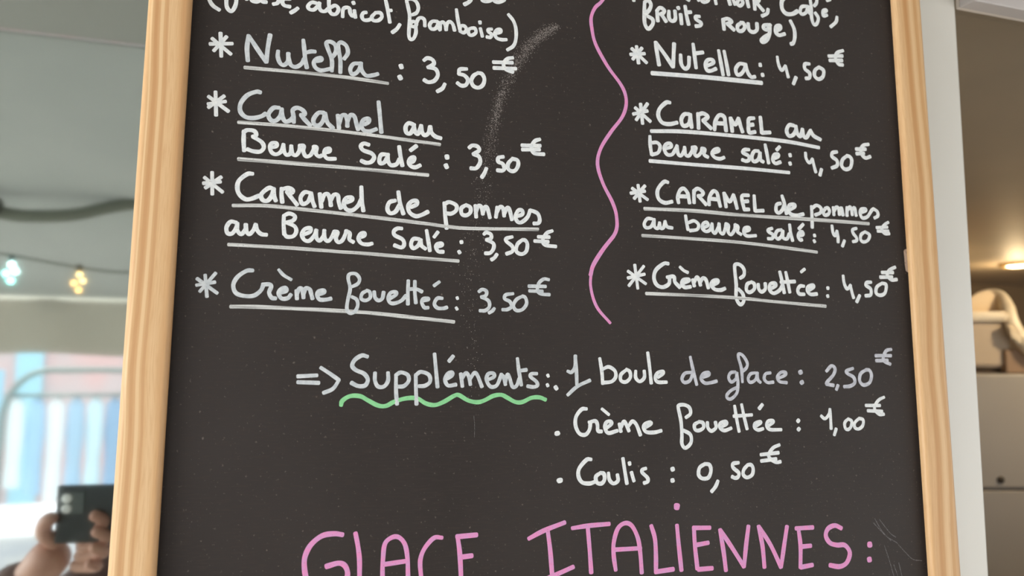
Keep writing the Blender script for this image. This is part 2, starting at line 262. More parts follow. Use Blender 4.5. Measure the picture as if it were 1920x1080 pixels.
# ---------------------------------------------------------------- handwriting, board coordinates in 0.01 mm: kind | pen width | strokes
INK = """word|w|269|-20903 18960 -20791 18620 -20554 18294 -20163 18059;-19749 19249 -19751 18678 -19667 18261 -19402 18045 -19196 18390 -19122 18828 -19178 19322;-18573 19398 -18459 19018;-18183 19304 -18136 18987 -17907 18922 -17684 18993 -17534 19242;-17534 19242 -17458 18999 -17198 18981;-16569 19508 -16396 19276 -16482 18998 -16738 18894;-15646 19407 -16039 19357 -16160 19125 -16019 18889 -15656 18839
word|w|279|-15127 18802 -15317 18612 -15573 18415
word|w|267|-13850 19302 -14218 19330 -14454 19045 -14366 18823 -14066 18816 -13810 19124 -13705 19357;-13705 19357 -13691 18993 -13550 18791 -13296 18807 -13103 19028;-13072 20097 -13080 19361 -12993 18785;-12938 19122 -12640 19305 -12416 19075 -12553 18706 -12820 18645 -12993 18785;-12121 18524 -12105 19077 -11893 19250 -11688 19201 -11608 18842 -11467 18675 -11322 18840;-11343 19096 -11260 18590;-11444 19697 -11393 19585;-10520 19048 -10724 18986 -10819 18716 -10675 18475 -10333 18515 -10132 18687;-9901 19085 -10134 18761 -10024 18515 -9680 18556 -9445 18843 -9557 19127 -9902 19100;-9237 20210 -9082 19557 -8881 18502;-9077 19371 -8799 19405
word|w|276|-8182 18435 -8383 18077 -8689 17782
word|w|263|-7357 19242 -7043 19430 -6909 19823 -7060 20257 -7418 20438 -7733 20323 -7653 19882 -7519 19223 -7517 18475 -7536 17728 -7424 17428 -7201 17505 -7047 17932 -7057 18379;-7503 18514 -7276 18765 -7027 18645 -7127 18386 -7374 18402;-7060 18529 -6906 18981 -6682 19113 -6467 18973 -6422 18513
word|w|265|-5540 18970 -5896 18928 -6084 18643 -5979 18369 -5687 18403 -5514 18709 -5468 18941;-5468 18941 -5497 18561 -5336 18353;-5336 18353 -5322 18807 -5145 18964 -4977 18772 -4900 18404;-4900 18419 -4835 18879 -4643 19053 -4424 18874 -4295 18436;-4187 20042 -4068 19258 -3913 18517;-3913 18517 -3866 18811 -3591 18843 -3442 18610 -3621 18339 -3912 18427;-3043 18770 -3297 18588 -3242 18253 -3001 18228 -2748 18461 -2824 18757 -3080 18743;-2422 18803 -2269 18212;-2463 19310 -2447 19182;-1576 18848 -1833 18787 -1817 18606 -1610 18462 -1681 18202 -1939 18211;-1300 18551 -930 18692 -946 18882 -1206 18829 -1352 18545 -1224 18215 -868 18125 -496 18167;-357 20122 20 19664 209 19069 212 18300 27 17743 -418 17388
price|w|303|-3140 20898 -3321 20683 -3596 20496;-2261 21316 -2295 21004 -1999 20925 -1667 21082 -1632 21396;-1446 21342 -1444 21071 -1108 20982 -736 21160 -662 21363
asterisk|w|254|-20004 16439 -19870 14820;-20509 16009 -19284 15044;-19615 16229 -20358 15166;-20613 15613 -19226 15787
word|y|300|-18230 16478 -18283 15588 -18190 14697;-18209 16445 -17625 15589 -17021 14735;-17008 14723 -16956 15733 -16849 16670
word|y|288|-16284 15593 -16285 15167 -16105 14725 -15842 14646 -15626 14938 -15616 15487;-15616 15487 -15568 15101 -15421 14690 -15090 14582 -14740 14832 -14571 15206;-14676 16557 -14583 15849 -14490 15143 -14370 14599;-14477 15660 -14152 15788 -13868 15805;-13731 15137 -13436 15240 -13475 15394 -13769 15291 -13923 14974 -13779 14646 -13410 14505 -12851 14669;-12713 14526 -12740 15328 -12998 16022 -13148 16511 -12885 16627 -12557 16432 -12493 15932 -12714 15532;-12143 14469 -12173 15388 -12317 16095 -12344 16491 -12148 16658 -11803 16442 -11686 15946 -11921 15487;-10887 15269 -11278 15192 -11482 14810 -11370 14460 -11069 14563 -10844 14948 -10773 15317;-10773 15317 -10725 14815 -10388 14436 -9913 14520 -9609 14638
underline|u|240|-18358 14210 -14978 14224 -11664 14179 -8907 14017
colon|w|333|-8042 15419 -7990 15256;-8114 14606 -8034 14453
price|w|291|-6444 15955 -6201 16151 -5845 16077 -5734 15770 -6153 15467;-6153 15467 -5621 15410 -5437 14985 -5677 14533 -6097 14388 -6395 14520;-4930 14370 -5102 14021 -5451 13766;-3370 15641 -3874 15552 -3941 15210;-3941 15210 -3545 15138 -3289 14828 -3428 14442 -3751 14359 -4040 14531;-2571 15423 -2895 15166 -3035 14778 -2887 14420 -2524 14321 -2199 14562 -2094 15021 -2280 15377 -2571 15423;-7 16838 -415 16703 -694 16294 -544 15931 -2 15744;-1446 16352 -42 16453;-1406 15918 220 16024
asterisk|w|249|-20104 12347 -19984 10747;-20519 11985 -19243 11086;-19556 12103 -20480 11236;-19450 11741 -20516 11465
word|y|297|-17282 12567 -17551 12590 -18108 12294 -18490 11705 -18494 11153 -18163 10803 -17656 10758 -17157 10926 -16899 11121;-16037 11615 -16420 11567 -16707 11104 -16563 10735 -16254 10692 -15948 11031 -15873 11526;-15874 11560 -15820 11042 -15613 10699 -15295 10809 -15112 11069;-15064 10676 -15116 11174 -15163 11533 -14879 11720 -14515 11577 -14375 11309 -14631 11216;-14631 11216 -14326 10893 -13987 10558;-13138 11524 -13498 11478 -13795 11009 -13716 10644 -13401 10622 -13152 10994 -13050 11461;-13051 11496 -12884 10876 -12508 10500;-12209 11429 -12099 10520;-12102 10802 -11974 11378 -11711 11472 -11580 11129 -11553 10707;-11562 10989 -11378 11502 -11109 11440 -10960 10970 -10826 10534
word|y|293|-10408 10931 -10124 11148 -10151 11359 -10485 11259 -10621 10856 -10443 10516 -10071 10462 -9604 10672;-9507 12635 -9393 11676 -9260 10472
word|w|300|-7118 11239 -7430 11270 -7616 10967 -7539 10578 -7276 10563 -7077 10940 -7048 11216;-7048 11216 -6968 10733 -6757 10548 -6604 10907 -6540 11187;-6540 11187 -6483 10773 -6304 10513 -6029 10666 -5912 11146;-5898 11169 -5821 10755 -5536 10475 -5148 10376
underline|u|236|-18570 10390 -15472 10412 -11873 10313 -8707 10146 -5211 9922
word|w|278|-18211 9838 -18190 9122 -18127 8480;-18237 9720 -17995 9904 -17552 9872 -17414 9609 -17628 9475;-17628 9475 -17078 9176 -16903 8813 -17111 8510 -17551 8490 -17920 8598
word|w|266|-16429 8836 -16115 8943 -16124 9162 -16409 9126 -16524 8842 -16382 8497 -16091 8395 -15782 8625 -15662 9116;-15662 9116 -15626 8706 -15454 8409 -15202 8531 -15159 9052;-15159 9052 -15074 8541 -14844 8420 -14643 8712 -14614 9129;-14614 9129 -14354 9094 -14372 8732 -14198 8400 -13910 8491 -13728 8851 -13705 9117;-13705 9117 -13508 9062 -13558 8656 -13355 8449 -13162 8533;-12973 8735 -12669 8848 -12689 9056 -12949 8966 -13002 8628 -12796 8352 -12271 8370
word|w|292|-10078 9519 -10416 9584 -10611 9372 -10436 9103 -9894 8933 -9698 8666 -9877 8336 -10210 8241 -10547 8357;-8914 8936 -9218 8878 -9344 8551 -9269 8274 -9001 8364 -8808 8732 -8779 8947;-8779 8947 -8768 8523 -8557 8199 -8185 8282 -7989 8651;-8024 9559 -7927 8940 -7774 8220;-7334 8472 -7027 8579 -6978 8854 -7238 8778 -7334 8472 -7191 8226 -6881 8163 -6553 8329;-6843 9687 -7236 9348
colon|w|332|-4707 9124 -4683 8981;-4774 8471 -4694 8305
underline|u|261|-18449 7899 -15367 7866 -12121 7824 -6008 7676
price|w|290|-3137 9845 -2911 10030 -2552 9985 -2420 9718 -2832 9395;-2832 9395 -2438 9264 -2340 8850 -2608 8410 -2999 8368;-1892 8446 -2032 8074 -2208 7772;-670 9374 -1032 9274 -1031 8982 -725 8858 -593 8538 -737 8360 -1099 8357;-13 9276 -304 8925 -338 8557 -83 8370 209 8449 412 8830 353 9193 -13 9276;2014 10877 1620 10696 1382 10232 1605 9804 2311 9783;680 10325 2036 10394;718 10010 1991 10108
asterisk|w|244|-20028 6891 -19939 5430;-20472 6513 -19324 5615;-19461 6608 -20375 5834;-19482 6293 -20512 6124
word|w|290|-17511 6965 -17853 6921 -18330 6470 -18430 5994 -18284 5534 -17898 5237 -17526 5280 -17068 5510;-16180 6039 -16484 6066 -16917 5620 -16825 5256 -16522 5207 -16284 5525 -16148 6041;-16150 6074 -16129 5602 -15987 5240
word|w|278|-15657 6106 -15643 5633 -15573 5164;-15622 6041 -15233 6168 -14940 6017 -14997 5843 -15318 5911;-15317 5891 -14948 5439 -14626 5051;-13845 5916 -14187 5929 -14428 5539 -14297 5139 -13981 5260 -13814 5611 -13761 5921;-13761 5921 -13665 5415 -13507 5002;-13197 5889 -13067 4974;-13049 5385 -12903 5839 -12657 5875 -12513 5486 -12455 5126;-12468 5488 -12285 5877 -12023 5846 -11942 5383 -11798 4980
word|w|285|-11437 5400 -11094 5572 -11119 5764 -11460 5709 -11612 5334 -11435 4933 -11039 4887 -10654 5254 -10481 5679;-10494 6545 -10433 5613 -10312 4895
word|w|291|-8192 5736 -8580 5587 -8717 5161 -8541 4837 -8173 4949 -7927 5416;-8003 6357 -7884 5629 -7629 4841;-7109 5339 -6724 5558 -6749 5789 -7070 5748 -7302 5440 -7224 4982 -6810 4726 -6401 4826 -5960 5076
word|w|283|-4829 5778 -4760 4898 -4642 3989;-4814 5687 -4482 5849 -4003 5650 -3998 5296 -4330 5043 -4693 5043;-3322 5712 -3636 5459 -3595 5049 -3278 4982 -2999 5211 -3017 5566 -3322 5712;-2651 5716 -2586 4893;-2610 5233 -2438 5708 -2210 5614 -2113 5119;-2113 5191 -1975 5649 -1796 5567 -1612 4897;-1081 5680 -1184 4957;-1114 5319 -901 5713 -685 5632 -588 5076;-589 5206 -397 5670 -216 5587 -32 4842;308 5098 714 5280 713 5554 437 5538 221 5107 367 4741 657 4699 1093 5084 1297 5603;1297 5617 1826 5415 1994 4989 1899 4709 1569 4662
underline|u|244|-18629 4766 -16507 4872 -13961 4751 -10036 4517 -6253 4254 -4456 4104 -2775 4073 1862 4259
word|w|271|-18377 3651 -18735 3678 -18961 3303 -18881 2925 -18587 2927 -18349 3335 -18314 3615;-18314 3615 -18291 3140 -18033 2902 -17802 3232 -17786 3551;-17786 3551 -17722 3103 -17540 2927 -17304 3191 -17167 3584;-17167 3584 -17056 3204 -16797 2965 -16471 2935
word|w|263|-15438 4214 -15426 3624 -15357 3025;-15459 4260 -15098 4435 -14742 4280 -14826 3992 -15263 3821;-15263 3821 -14747 3606 -14606 3264 -14783 2933 -15161 2867 -15344 3025
word|w|264|-14089 3076 -13714 3297 -13722 3526 -14071 3440 -14249 3081 -14075 2720 -13754 2669 -13448 3054 -13333 3411;-13333 3411 -13315 2926 -13114 2700 -12868 3016 -12818 3424;-12818 3424 -12766 2886 -12534 2708 -12286 3045 -12168 3390;-12168 3390 -11938 3320 -12055 2921 -11884 2658 -11628 2806 -11446 3223 -11388 3464;-11388 3464 -11154 3306 -11174 2896 -10906 2719;-10489 3053 -10184 3205 -10202 3375 -10464 3293 -10586 2980 -10379 2663 -9981 2600 -9666 2683
word|w|276|-7707 3814 -8010 3798 -8241 3593 -8167 3320 -7656 3069 -7527 2730 -7710 2501 -8171 2631;-6505 3147 -6912 3127 -7061 2753 -6899 2484 -6564 2707 -6402 3117;-6402 3117 -6360 2717 -6069 2488;-6025 3777 -5887 3017 -5772 2363;-5229 2687 -4955 2783 -4991 2907 -5266 2859 -5352 2625 -5189 2354 -4858 2335
word|w|250|-5246 3691 -5501 3329
colon|w|267|-3606 3114 -3590 3023;-3771 2419 -3707 2317
underline|u|228|-18783 2181 -15130 2135 -11928 2034 -9567 1964 -6886 1850 -3797 1740
price|w|271|-2029 3700 -1852 3837 -1532 3726 -1529 3442 -1848 3320;-1848 3320 -1363 3095 -1332 2742 -1557 2414 -1911 2363;-1094 2329 -1270 2074 -1468 1938;9 3625 -422 3482 -421 3283 -2 2946 13 2591 -402 2395;733 3446 372 3107 301 2604 663 2421 1010 2637 1096 3141 950 3407 733 3446;2929 4205 2501 4002 2206 3482 2425 3147 3184 3082;1883 3719 2692 3737;1620 3403 2617 3394
asterisk|y|224|-20091 145 -19909 -1243;-20556 -111 -19309 -999;-19467 286 -20350 -925;-19485 -297 -20575 -529
word|y|269|-17210 550 -17590 509 -18110 111 -18358 -418 -18193 -930 -17696 -1121 -17085 -1088 -16669 -749 -16514 -365;-16577 -342 -16131 -326 -16031 -479 -16139 -862 -15970 -1183 -15719 -1227;-15436 -852 -15067 -708 -15157 -514 -15434 -622 -15546 -908 -15346 -1215 -14973 -1184 -14782 -948;-14428 -674 -14388 -1212;-14399 -936 -14276 -550 -14105 -544 -14011 -857 -13981 -1133;-13989 -923 -13867 -503 -13611 -560 -13505 -841 -13410 -1168;-13058 -892 -12699 -748 -12730 -597 -13034 -673 -13120 -941 -12951 -1206 -12568 -1208 -12238 -1131
word|y|218|-15613 666 -15285 317 -14803 38
word|y|238|-10890 -287 -10525 -73 -10430 267 -10688 580 -11078 545 -11166 240 -11015 -425 -11141 -1163 -11187 -1763 -10997 -2056 -10676 -1948 -10493 -1544 -10571 -1146 -10888 -969
word|y|239|-9936 -522 -10224 -733 -10280 -1070 -9982 -1181 -9693 -984 -9723 -616 -9936 -509
word|y|254|-9444 -573 -9367 -974 -9145 -1155 -8898 -1013 -8817 -586;-8428 -1025 -8003 -741 -8007 -559 -8339 -604 -8496 -946 -8389 -1267 -8089 -1318 -7627 -1122 -7334 -774;-7189 252 -7205 -566 -7187 -1345;-6750 233 -6734 -550 -6653 -1241;-7176 -327 -6638 -309 -6263 -467;-6150 -1090 -5847 -999 -5848 -910 -6152 -954 -6249 -1215 -6073 -1536 -5816 -1543;-4861 -879 -5202 -890 -5400 -1258 -5191 -1545 -4782 -1561 -4544 -1486
word|y|233|-5085 246 -5442 -28
colon|w|219|-3852 -786 -3817 -881;-3905 -1488 -3834 -1602
underline|u|251|-18451 -1841 -16867 -1808 -15008 -1839 -11839 -1914 -9455 -2015 -6798 -2233 -4047 -2463
price|y|251|-2343 -336 -2099 -174 -1817 -283 -1850 -583 -2164 -711;-2164 -711 -1671 -939 -1597 -1352 -1876 -1623 -2260 -1648;-1245 -1460 -1384 -1637 -1615 -1782;83 -395 -437 -496 -528 -764 -150 -962 -42 -1307 -325 -1511 -665 -1534;742 -549 313 -808 100 -1234 315 -1555 744 -1480 1044 -1066 957 -647 742 -549;2662 684 2275 706 1911 373 1838 -125 2113 -349 2696 -380;1208 171 2420 192;1245 -159 2186 -163
word|w|294|9418 22711 9428 22405;13680 23166 14012 23018;14778 23221 14842 23105;15291 23369 15096 23112 15280 23019 15582 23140 15719 23423;16196 23649 16302 22997
word|w|309|17319 23791 17510 23104;17667 23835 17944 23158;18312 23681 18122 23264 18376 23102 18630 23369 18503 23689;18948 23913 19116 23093;19632 23915 19662 22950;19634 23535 20019 23710 20075 23970;19835 23518 20400 22930;20832 23118 20727 22742 20274 22477
word|w|357|22529 24450 22102 23970 22096 23289 22454 22925 22995 22973 23460 23268
word|w|303|24302 23798 23860 23675 23702 23229 23919 23059 24276 23298 24439 23815;24439 23815 24463 23407 24588 23182;24661 24547 24734 23697 24724 22839 24904 22305 25184 22424 25329 22911 25077 23310;25305 24628 25235 24188 25018 23903;25883 23476 26121 23625 26033 23683 25796 23551 25819 23159 26146 23249;26219 24526 26503 24648;27066 23204 26947 22759 26440 22288
word|w|313|10308 22417 10274 21522 10289 20676 10565 20266 10925 20670 10934 21075 10570 21274;10308 22401 10598 22575 10821 22278 10705 21858 10370 21436;11319 21770 11359 21004;11278 21789 11573 22102 11900 21946 11853 21729 11577 21557;11644 21606 12043 21044;12296 21929 12299 21359 12541 21127 12812 21339 12796 21990;13265 21760 13327 20992;13071 22310 13110 22208;13661 22489 13765 21697 13913 21020;13747 21982 14135 22054;14860 21788 14547 21734 14573 21507 14954 21281 14879 21034 14523 20952
word|w|324|16859 21778 16915 20958;16841 21751 17249 21882 17586 21673 17190 21444;17233 21449 17776 21016;18406 21670 18092 21384 18139 21016 18485 21031 18724 21374 18598 21676 18390 21685;19016 21700 19082 21183 19423 21022 19765 21261 19788 21791;20773 21797 20416 21697 20378 21441 20665 21365 20855 21664 20968 21820;20949 21801 20874 21121 20627 20508 20266 20284 20115 20434 20371 20688 20780 20985;21459 21339 21844 21610 21820 21843 21476 21711 21411 21266 21710 21032 22207 21189;22773 22369 23081 21711 23110 21039 22949 20516 22730 20407
asterisk|w|290|9587 18754 9723 17442;9205 18537 10371 17542;10013 18665 9270 17712;9092 18065 10223 18250
word|w|328|11139 19270 11242 18415 11384 17472;11179 19226 11895 18325 12513 17445;12529 17431 12595 18400 12660 19309
word|w|314|13175 18478 13213 17742 13518 17388 13815 17644 13877 18360;14244 19468 14340 18506 14437 17547;14372 18712 15047 18866;15383 17822 15898 18103 15805 18353 15423 18281 15217 17870 15354 17455 15691 17449 16102 17653;16383 19173 16558 18091 16696 17211;16851 19167 17027 18139 17165 17258;18531 18280 18117 18253 17800 17811 17895 17372 18240 17448 18559 17889 18661 18293;18661 18293 18808 17669 19095 17288 19425 17338
underline|w|359|10799 16760 15084 16872 19987 16885
colon|w|308|19924 18441 19935 18294;20088 17618 20117 17489
price|w|275|21459 19199 21537 18609 21795 18096 22151 18507;22151 18507 22260 18019 22354 17598
price|w|313|23039 17641 22789 17077;24313 18898 23905 18839 23884 18435 24272 18140 24250 17737 23932 17647;25160 18717 24781 18401 24729 17935 25076 17694 25480 17968 25555 18480 25160 18717;27449 20357 26929 20130 26717 19657 26964 19174 27356 19130;26100 19744 27357 19895;26171 19387 27306 19507
asterisk|w|286|9822 14230 9952 12724;9393 13903 10572 12948;10368 14304 9455 12976;10348 13747 9224 13398
word|w|324|12210 14566 11884 14537 11361 14017 11227 13457 11522 12951 12086 12867 12741 13040;13745 13796 13350 13746 13092 13306 13226 12846 13639 12959 13815 13368 13844 13789;13844 13789 13891 13138 13921 12762
word|w|328|14492 13902 14497 12732;14464 13804 14908 13954 15300 13719 14890 13382;14890 13382 15536 12819;15825 12724 15906 13390 16243 13921 16660 13837 16742 13302 16788 12732;15927 13272 16725 13300;17206 13781 17310 12728;17230 13743 17568 13292 17885 13824;17885 13824 17993 13328 18183 12760;19214 13955 18764 13835 18699 13308 18754 12767 19253 12848;18744 13351 19106 13422;19753 14083 19795 13481 19827 12823;19853 12825 20547 12914
word|w|326|22661 13642 22239 13647 21997 13180 22178 12764 22580 12903 22821 13329 22809 13614;22809 13614 22937 13013 23192 12830 23399 13418;23399 13418 23460 12893 23719 12767 24105 13354;24107 13395 24350 12965 24959 12687
underline|w|302|10636 12200 13295 12380 17449 12389 21734 12308 24785 12020
word|w|285|10516 11803 10532 11070 10621 10383;10617 11293 11082 11345 11316 11054 11145 10577 10661 10386;11731 10916 12204 11123 12130 11373 11804 11270 11635 10924 11866 10493 12270 10523 12539 10916 12693 11239;12693 11239 12758 10622 12998 10485 13253 10893 13302 11169;13302 11169 13367 10590 13651 10534 13908 10943 13958 11220;13958 11220 14227 11186 14107 10724 14306 10544 14644 10843 14738 11202;14738 11202 14966 11102 14887 10705 15196 10532;15638 10902 16102 11071 16066 11250 15730 11145 15553 10817 15792 10537 16206 10474 16544 10609
word|w|298|18680 11388 18271 11340 18135 11108 18576 10903 18648 10591 18388 10453 18070 10532;19488 11330 19119 11286 18888 10847 19025 10476 19416 10647 19612 11220;19612 11220 19630 10663 19854 10497;20070 11895 20207 11105 20306 10434;21319 11816 21064 11555;20754 10826 21151 11016 21143 11200 20811 11134 20681 10741 20883 10452 21322 10588
colon|w|304|22189 11270 22217 11136;22155 10592 22184 10466
underline|w|282|10475 9889 14040 9862 18195 9870 22047 9799
price|w|271|23563 11503 23601 11037 23875 10717 24158 11062;24157 11037 24261 10519 24393 10003
price|w|308|24912 10266 24752 9786;26388 11800 25976 11686 25931 11373 26345 11077 26321 10667 25859 10447;27276 11539 26866 11197 26745 10697 27071 10419 27535 10607 27689 11175 27544 11477 27276 11539;29312 12644 28844 12525 28590 12149 28655 11741 28978 11493 29401 11632;28151 12157 29008 12223;28173 11787 28846 11863
asterisk|w|262|9503 7977 9636 6754;9043 7705 10230 6926;10038 7959 9186 6952;10030 7556 8927 7335
word|w|300|11893 8348 11573 8365 11139 7894 11009 7429 11158 6983 11614 6768 12177 6893;12697 6825 12645 7303 12844 7798 13155 7948 13430 7659 13516 7280 13586 6879;12711 7345 13478 7355;13952 6909 13952 7461 13980 7847;13980 7847 14311 8023 14696 7777 14606 7540 14293 7444;14334 7446 14928 6844;15173 6821 15208 7385 15537 7893 15847 7796 15970 7278 16092 6760;15246 7310 16011 7280;16444 7811 16571 6749;16483 7759 16877 7178 17231 7728;17231 7728 17339 7284 17483 6687;18490 7768 17941 7695 17962 7166 18083 6644;18066 6643 18470 6667;17990 7246 18412 7310;18954 7774 18970 7149 18989 6580;19005 6581 19685 6644
word|w|298|21195 7306 20845 7167 20781 6707 21013 6540 21326 6818 21500 7222;21335 7907 21521 7302 21656 6522;22017 6858 22393 7117 22342 7296 21947 7193 21840 6769 22085 6483 22602 6441 23112 6565
word|w|285|23863 7228 23867 6489 23842 5554;23898 7063 24308 7334 24693 7133 24628 6771 24177 6562;25181 7186 24900 6906 24972 6607 25284 6665 25433 6937 25288 7192 25072 7132;25788 7254 25815 6655;25831 6920 26048 7277 26249 7208 26308 6707;26322 6948 26520 7265 26619 6684;27017 7334 26975 6664;27027 7069 27290 7390 27433 7093 27456 6748;27451 7094 27691 7333 27805 6711;28209 6960 28674 7148 28639 7308 28291 7247 28178 6893 28364 6557 28826 6688 29223 7196 29416 7354;29416 7354 29750 7146 29772 6798 29458 6618
underline|u|278|9980 6232 13933 6295 18048 6184 23804 6184 28894 6127
word|w|262|10555 5498 10176 5477 9933 5104 10068 4812 10463 4907 10710 5371;10712 5484 10739 4922 11013 4824 11141 5244;11141 5244 11211 4834 11450 4900 11580 5366;11581 5381 11730 4975 12142 4898
word|w|266|13234 5889 13300 5361 13406 4836;13461 5370 13910 5531 14267 5261 14134 4889 13565 4769;14625 5037 15039 5249 14924 5472 14635 5342 14583 4974 14861 4775 15192 4929 15371 5397;15371 5397 15394 4863 15592 4683 15853 5117 15946 5428;15946 5428 16007 4819 16249 4678 16428 5070 16524 5459;16524 5459 16726 5316 16667 4853 16907 4635 17212 5034 17268 5422;17268 5422 17512 5281 17455 4893 17739 4692;18039 4908 18422 5082 18388 5274 18050 5178 17969 4843 18235 4602 18975 4662
word|w|277|20372 5300 20026 5166 20103 4991 20434 4798 20336 4513 19996 4481;21178 5226 20807 5128 20618 4745 20820 4498 21110 4692 21286 5153;21286 5153 21278 4622 21617 4561 21808 4961;21886 5670 21942 5046 22083 4428;23058 5757 22674 5382;22681 4833 23015 4944 22940 5160 22676 5068 22591 4766 22734 4514 22891 4545
colon|w|265|24003 4978 24015 4876;23936 4542 23999 4419
underline|u|243|9767 4214 13869 4163 17135 4095 20478 3908 24144 3625
price|w|268|25587 5789 25643 5236 25825 5007 26007 5389;26007 5389 26069 4940 26060 4503
price|w|269|26629 4649 26424 4203;27767 5689 27399 5549 27470 5249 27719 4942 27704 4702 27384 4607;28517 5447 28159 5204 28088 4800 28347 4629 28745 4793 28910 5226 28517 5447;30702 6330 30337 6107 30053 5704 30307 5410 30729 5415;29606 5842 30582 5934;29678 5563 30651 5613
asterisk|w|240|9131 1999 9331 286;8606 1523 9957 651;9828 1940 8657 466;9878 1353 8590 1025
word|w|293|11754 2205 11398 2190 10774 1698 10605 1101 10812 608 11278 448 11756 701 11828 1088;11626 1199 12164 1256 12249 866 12619 487;12945 803 13349 1018 13272 1112 12911 1024 12784 738 13016 501 13479 554;13671 1089 13777 624;13786 922 13997 1288 14168 1085 14276 701;14284 940 14478 1231 14732 1106 14898 514;15269 737 15683 976 15647 1125 15279 1036 15148 747 15421 435 15906 399 16253 524
word|w|245|12676 1997 12971 1748 13286 1611
word|w|286|17538 1346 17854 1601 17856 2056 17537 2370 17165 2355 17108 1951 17188 820 17151 -160 17461 -638 17759 -366 17698 159 17366 509
word|w|287|18438 1076 18099 912 18015 471 18282 306 18666 569 18682 948 18438 1091;19014 945 19041 581 19282 377 19584 600 19603 1019;20047 639 20479 883 20403 1071 20020 981 19958 537 20283 296 20801 565 21077 1034;20867 1962 21042 1186 21172 364;21376 1951 21510 1203 21641 418;20914 1166 22109 1263;22889 929 22545 917 22333 617 22446 329 22873 305;23303 635 23704 880 23626 1032 23231 902 23171 569 23416 323 23953 363
word|w|244|23001 2248 22688 2018
colon|w|280|24941 892 24944 799;24887 270 24908 178
underline|u|240|9981 -58 13318 -74 17135 -145 20447 -345 24663 -556
price|w|266|26341 1872 26395 1302 26631 841 26960 1150;26932 1125 27055 543 27164 172
price|w|285|27709 369 27428 -132;28809 1452 28401 1398 28342 1175 28728 913 28697 456 28244 363;29798 1409 29297 1090 29202 614 29550 444 29998 640 30151 1279 29798 1409;31075 2732 30526 2470 30316 2079 30636 1709 31141 1752;29839 2260 30843 2299;29667 1880 30744 1936
arrow|y|254|-14136 -6230 -12939 -6155;-14122 -6601 -12809 -6637;-12718 -5657 -12124 -6038 -11552 -6441;-11539 -6441 -11901 -7004 -12490 -7277
word|y|277|-9756 -4903 -10115 -4829 -10558 -5110 -10726 -5504 -10473 -5795 -9950 -6018 -9694 -6407 -9864 -6786 -10313 -6821 -10736 -6623
word|y|263|-9240 -5959 -9226 -6469 -9021 -6846 -8631 -6844 -8379 -6463 -8392 -5938;-7865 -6065 -7839 -7115 -7753 -7997;-7864 -6078 -7539 -5916 -7106 -6071 -7018 -6453 -7321 -6804 -7714 -6852;-6562 -6053 -6521 -7109 -6469 -7996;-6542 -6066 -6213 -5864 -5688 -6058 -5599 -6509 -5928 -6776 -6327 -6812;-5330 -4652 -5209 -5774 -5090 -6858;-4445 -6301 -4109 -6064 -4125 -5883 -4429 -5980 -4592 -6369 -4384 -6754 -3856 -6697
word|y|259|-4064 -4788 -4338 -5128;-3523 -5972 -3409 -6815;-3450 -6293 -3181 -5901 -2973 -6155 -2864 -6691;-2868 -6288 -2598 -5896 -2376 -6082 -2072 -6821;-1682 -6360 -1246 -6154 -1282 -5917 -1630 -5954 -1765 -6347 -1484 -6804 -1068 -6748 -827 -6272 -724 -5966;-724 -5966 -548 -6202 -440 -6676;-441 -6541 -303 -5996 -148 -6199 51 -6795 332 -6760 542 -6262;397 -4874 506 -5716 685 -6703;597 -5715 1037 -5655;1785 -5909 1407 -5926 1336 -6118 1749 -6458 1820 -6717 1536 -6821 1124 -6769
colon|w|224|2559 -5991 2609 -6094;2522 -6637 2572 -6747
bullet|w|284|3111 -6806 3204 -6943
word|y|256|4000 -5715 4291 -5781 4535 -5396 4577 -4642;4577 -4628 4642 -5673 4672 -6645;3997 -7359 4707 -6762 5628 -6340
wave_line|g|284|-11358 -8082 -11273 -7774 -10805 -7483 -10165 -7482 -9643 -7752 -8988 -8082 -8468 -8108 -7953 -7847 -7171 -7617 -6444 -7616 -5840 -7950 -5237 -8049 -4637 -7830 -3967 -7444 -3629 -7396 -3011 -7741 -2374 -7861 -1893 -7740 -1274 -7436 -718 -7367 -298 -7555 263 -7844 756 -7844 1391 -7564 1960 -7529 2402 -7685
word|w|261|6373 -4792 6512 -5654 6575 -6563;6625 -5527 7037 -5382 7482 -5645 7551 -6066 7247 -6405 6650 -6493;8348 -5579 7943 -5922 7937 -6330 8296 -6433 8641 -6127 8610 -5704 8349 -5544;9066 -5643 9057 -6124 9356 -6390 9704 -6119 9713 -5636;10008 -4335 10137 -5475 10230 -6504;10753 -6089 11129 -5836 11133 -5657 10745 -5768 10545 -6112 10730 -6416 11408 -6425
word|t|256|13351 -5707 12855 -5784 12610 -6166 12798 -6437 13216 -6305 13466 -5814;13305 -4588 13512 -5583 13757 -6589;14287 -6059 14729 -5875 14695 -5694 14295 -5807 14102 -6155 14392 -6463 14869 -6438 15334 -6326
word|t|245|16874 -5637 16483 -5713 16309 -6065 16523 -6376 16895 -6133 16992 -5708;16992 -5708 17045 -6423 16937 -7151 16478 -7587 16159 -7552 16144 -7299 16501 -6971 17033 -6751;17411 -6384 17369 -5397 17157 -4592 17208 -4312 17529 -4440 17850 -4951 17778 -5319 17425 -5616;18498 -5694 18102 -5771 17884 -6125 18060 -6394 18477 -6194 18662 -5692;18662 -5692 18681 -6192 18877 -6396;19732 -5682 19333 -5760 19193 -6115 19453 -6392 19932 -6367;20461 -6045 20971 -5819 20980 -5633 20605 -5637 20299 -5958 20448 -6312 21043 -6396
colon|t|371|22225 -5569 22262 -5658;22303 -6343 22341 -6410
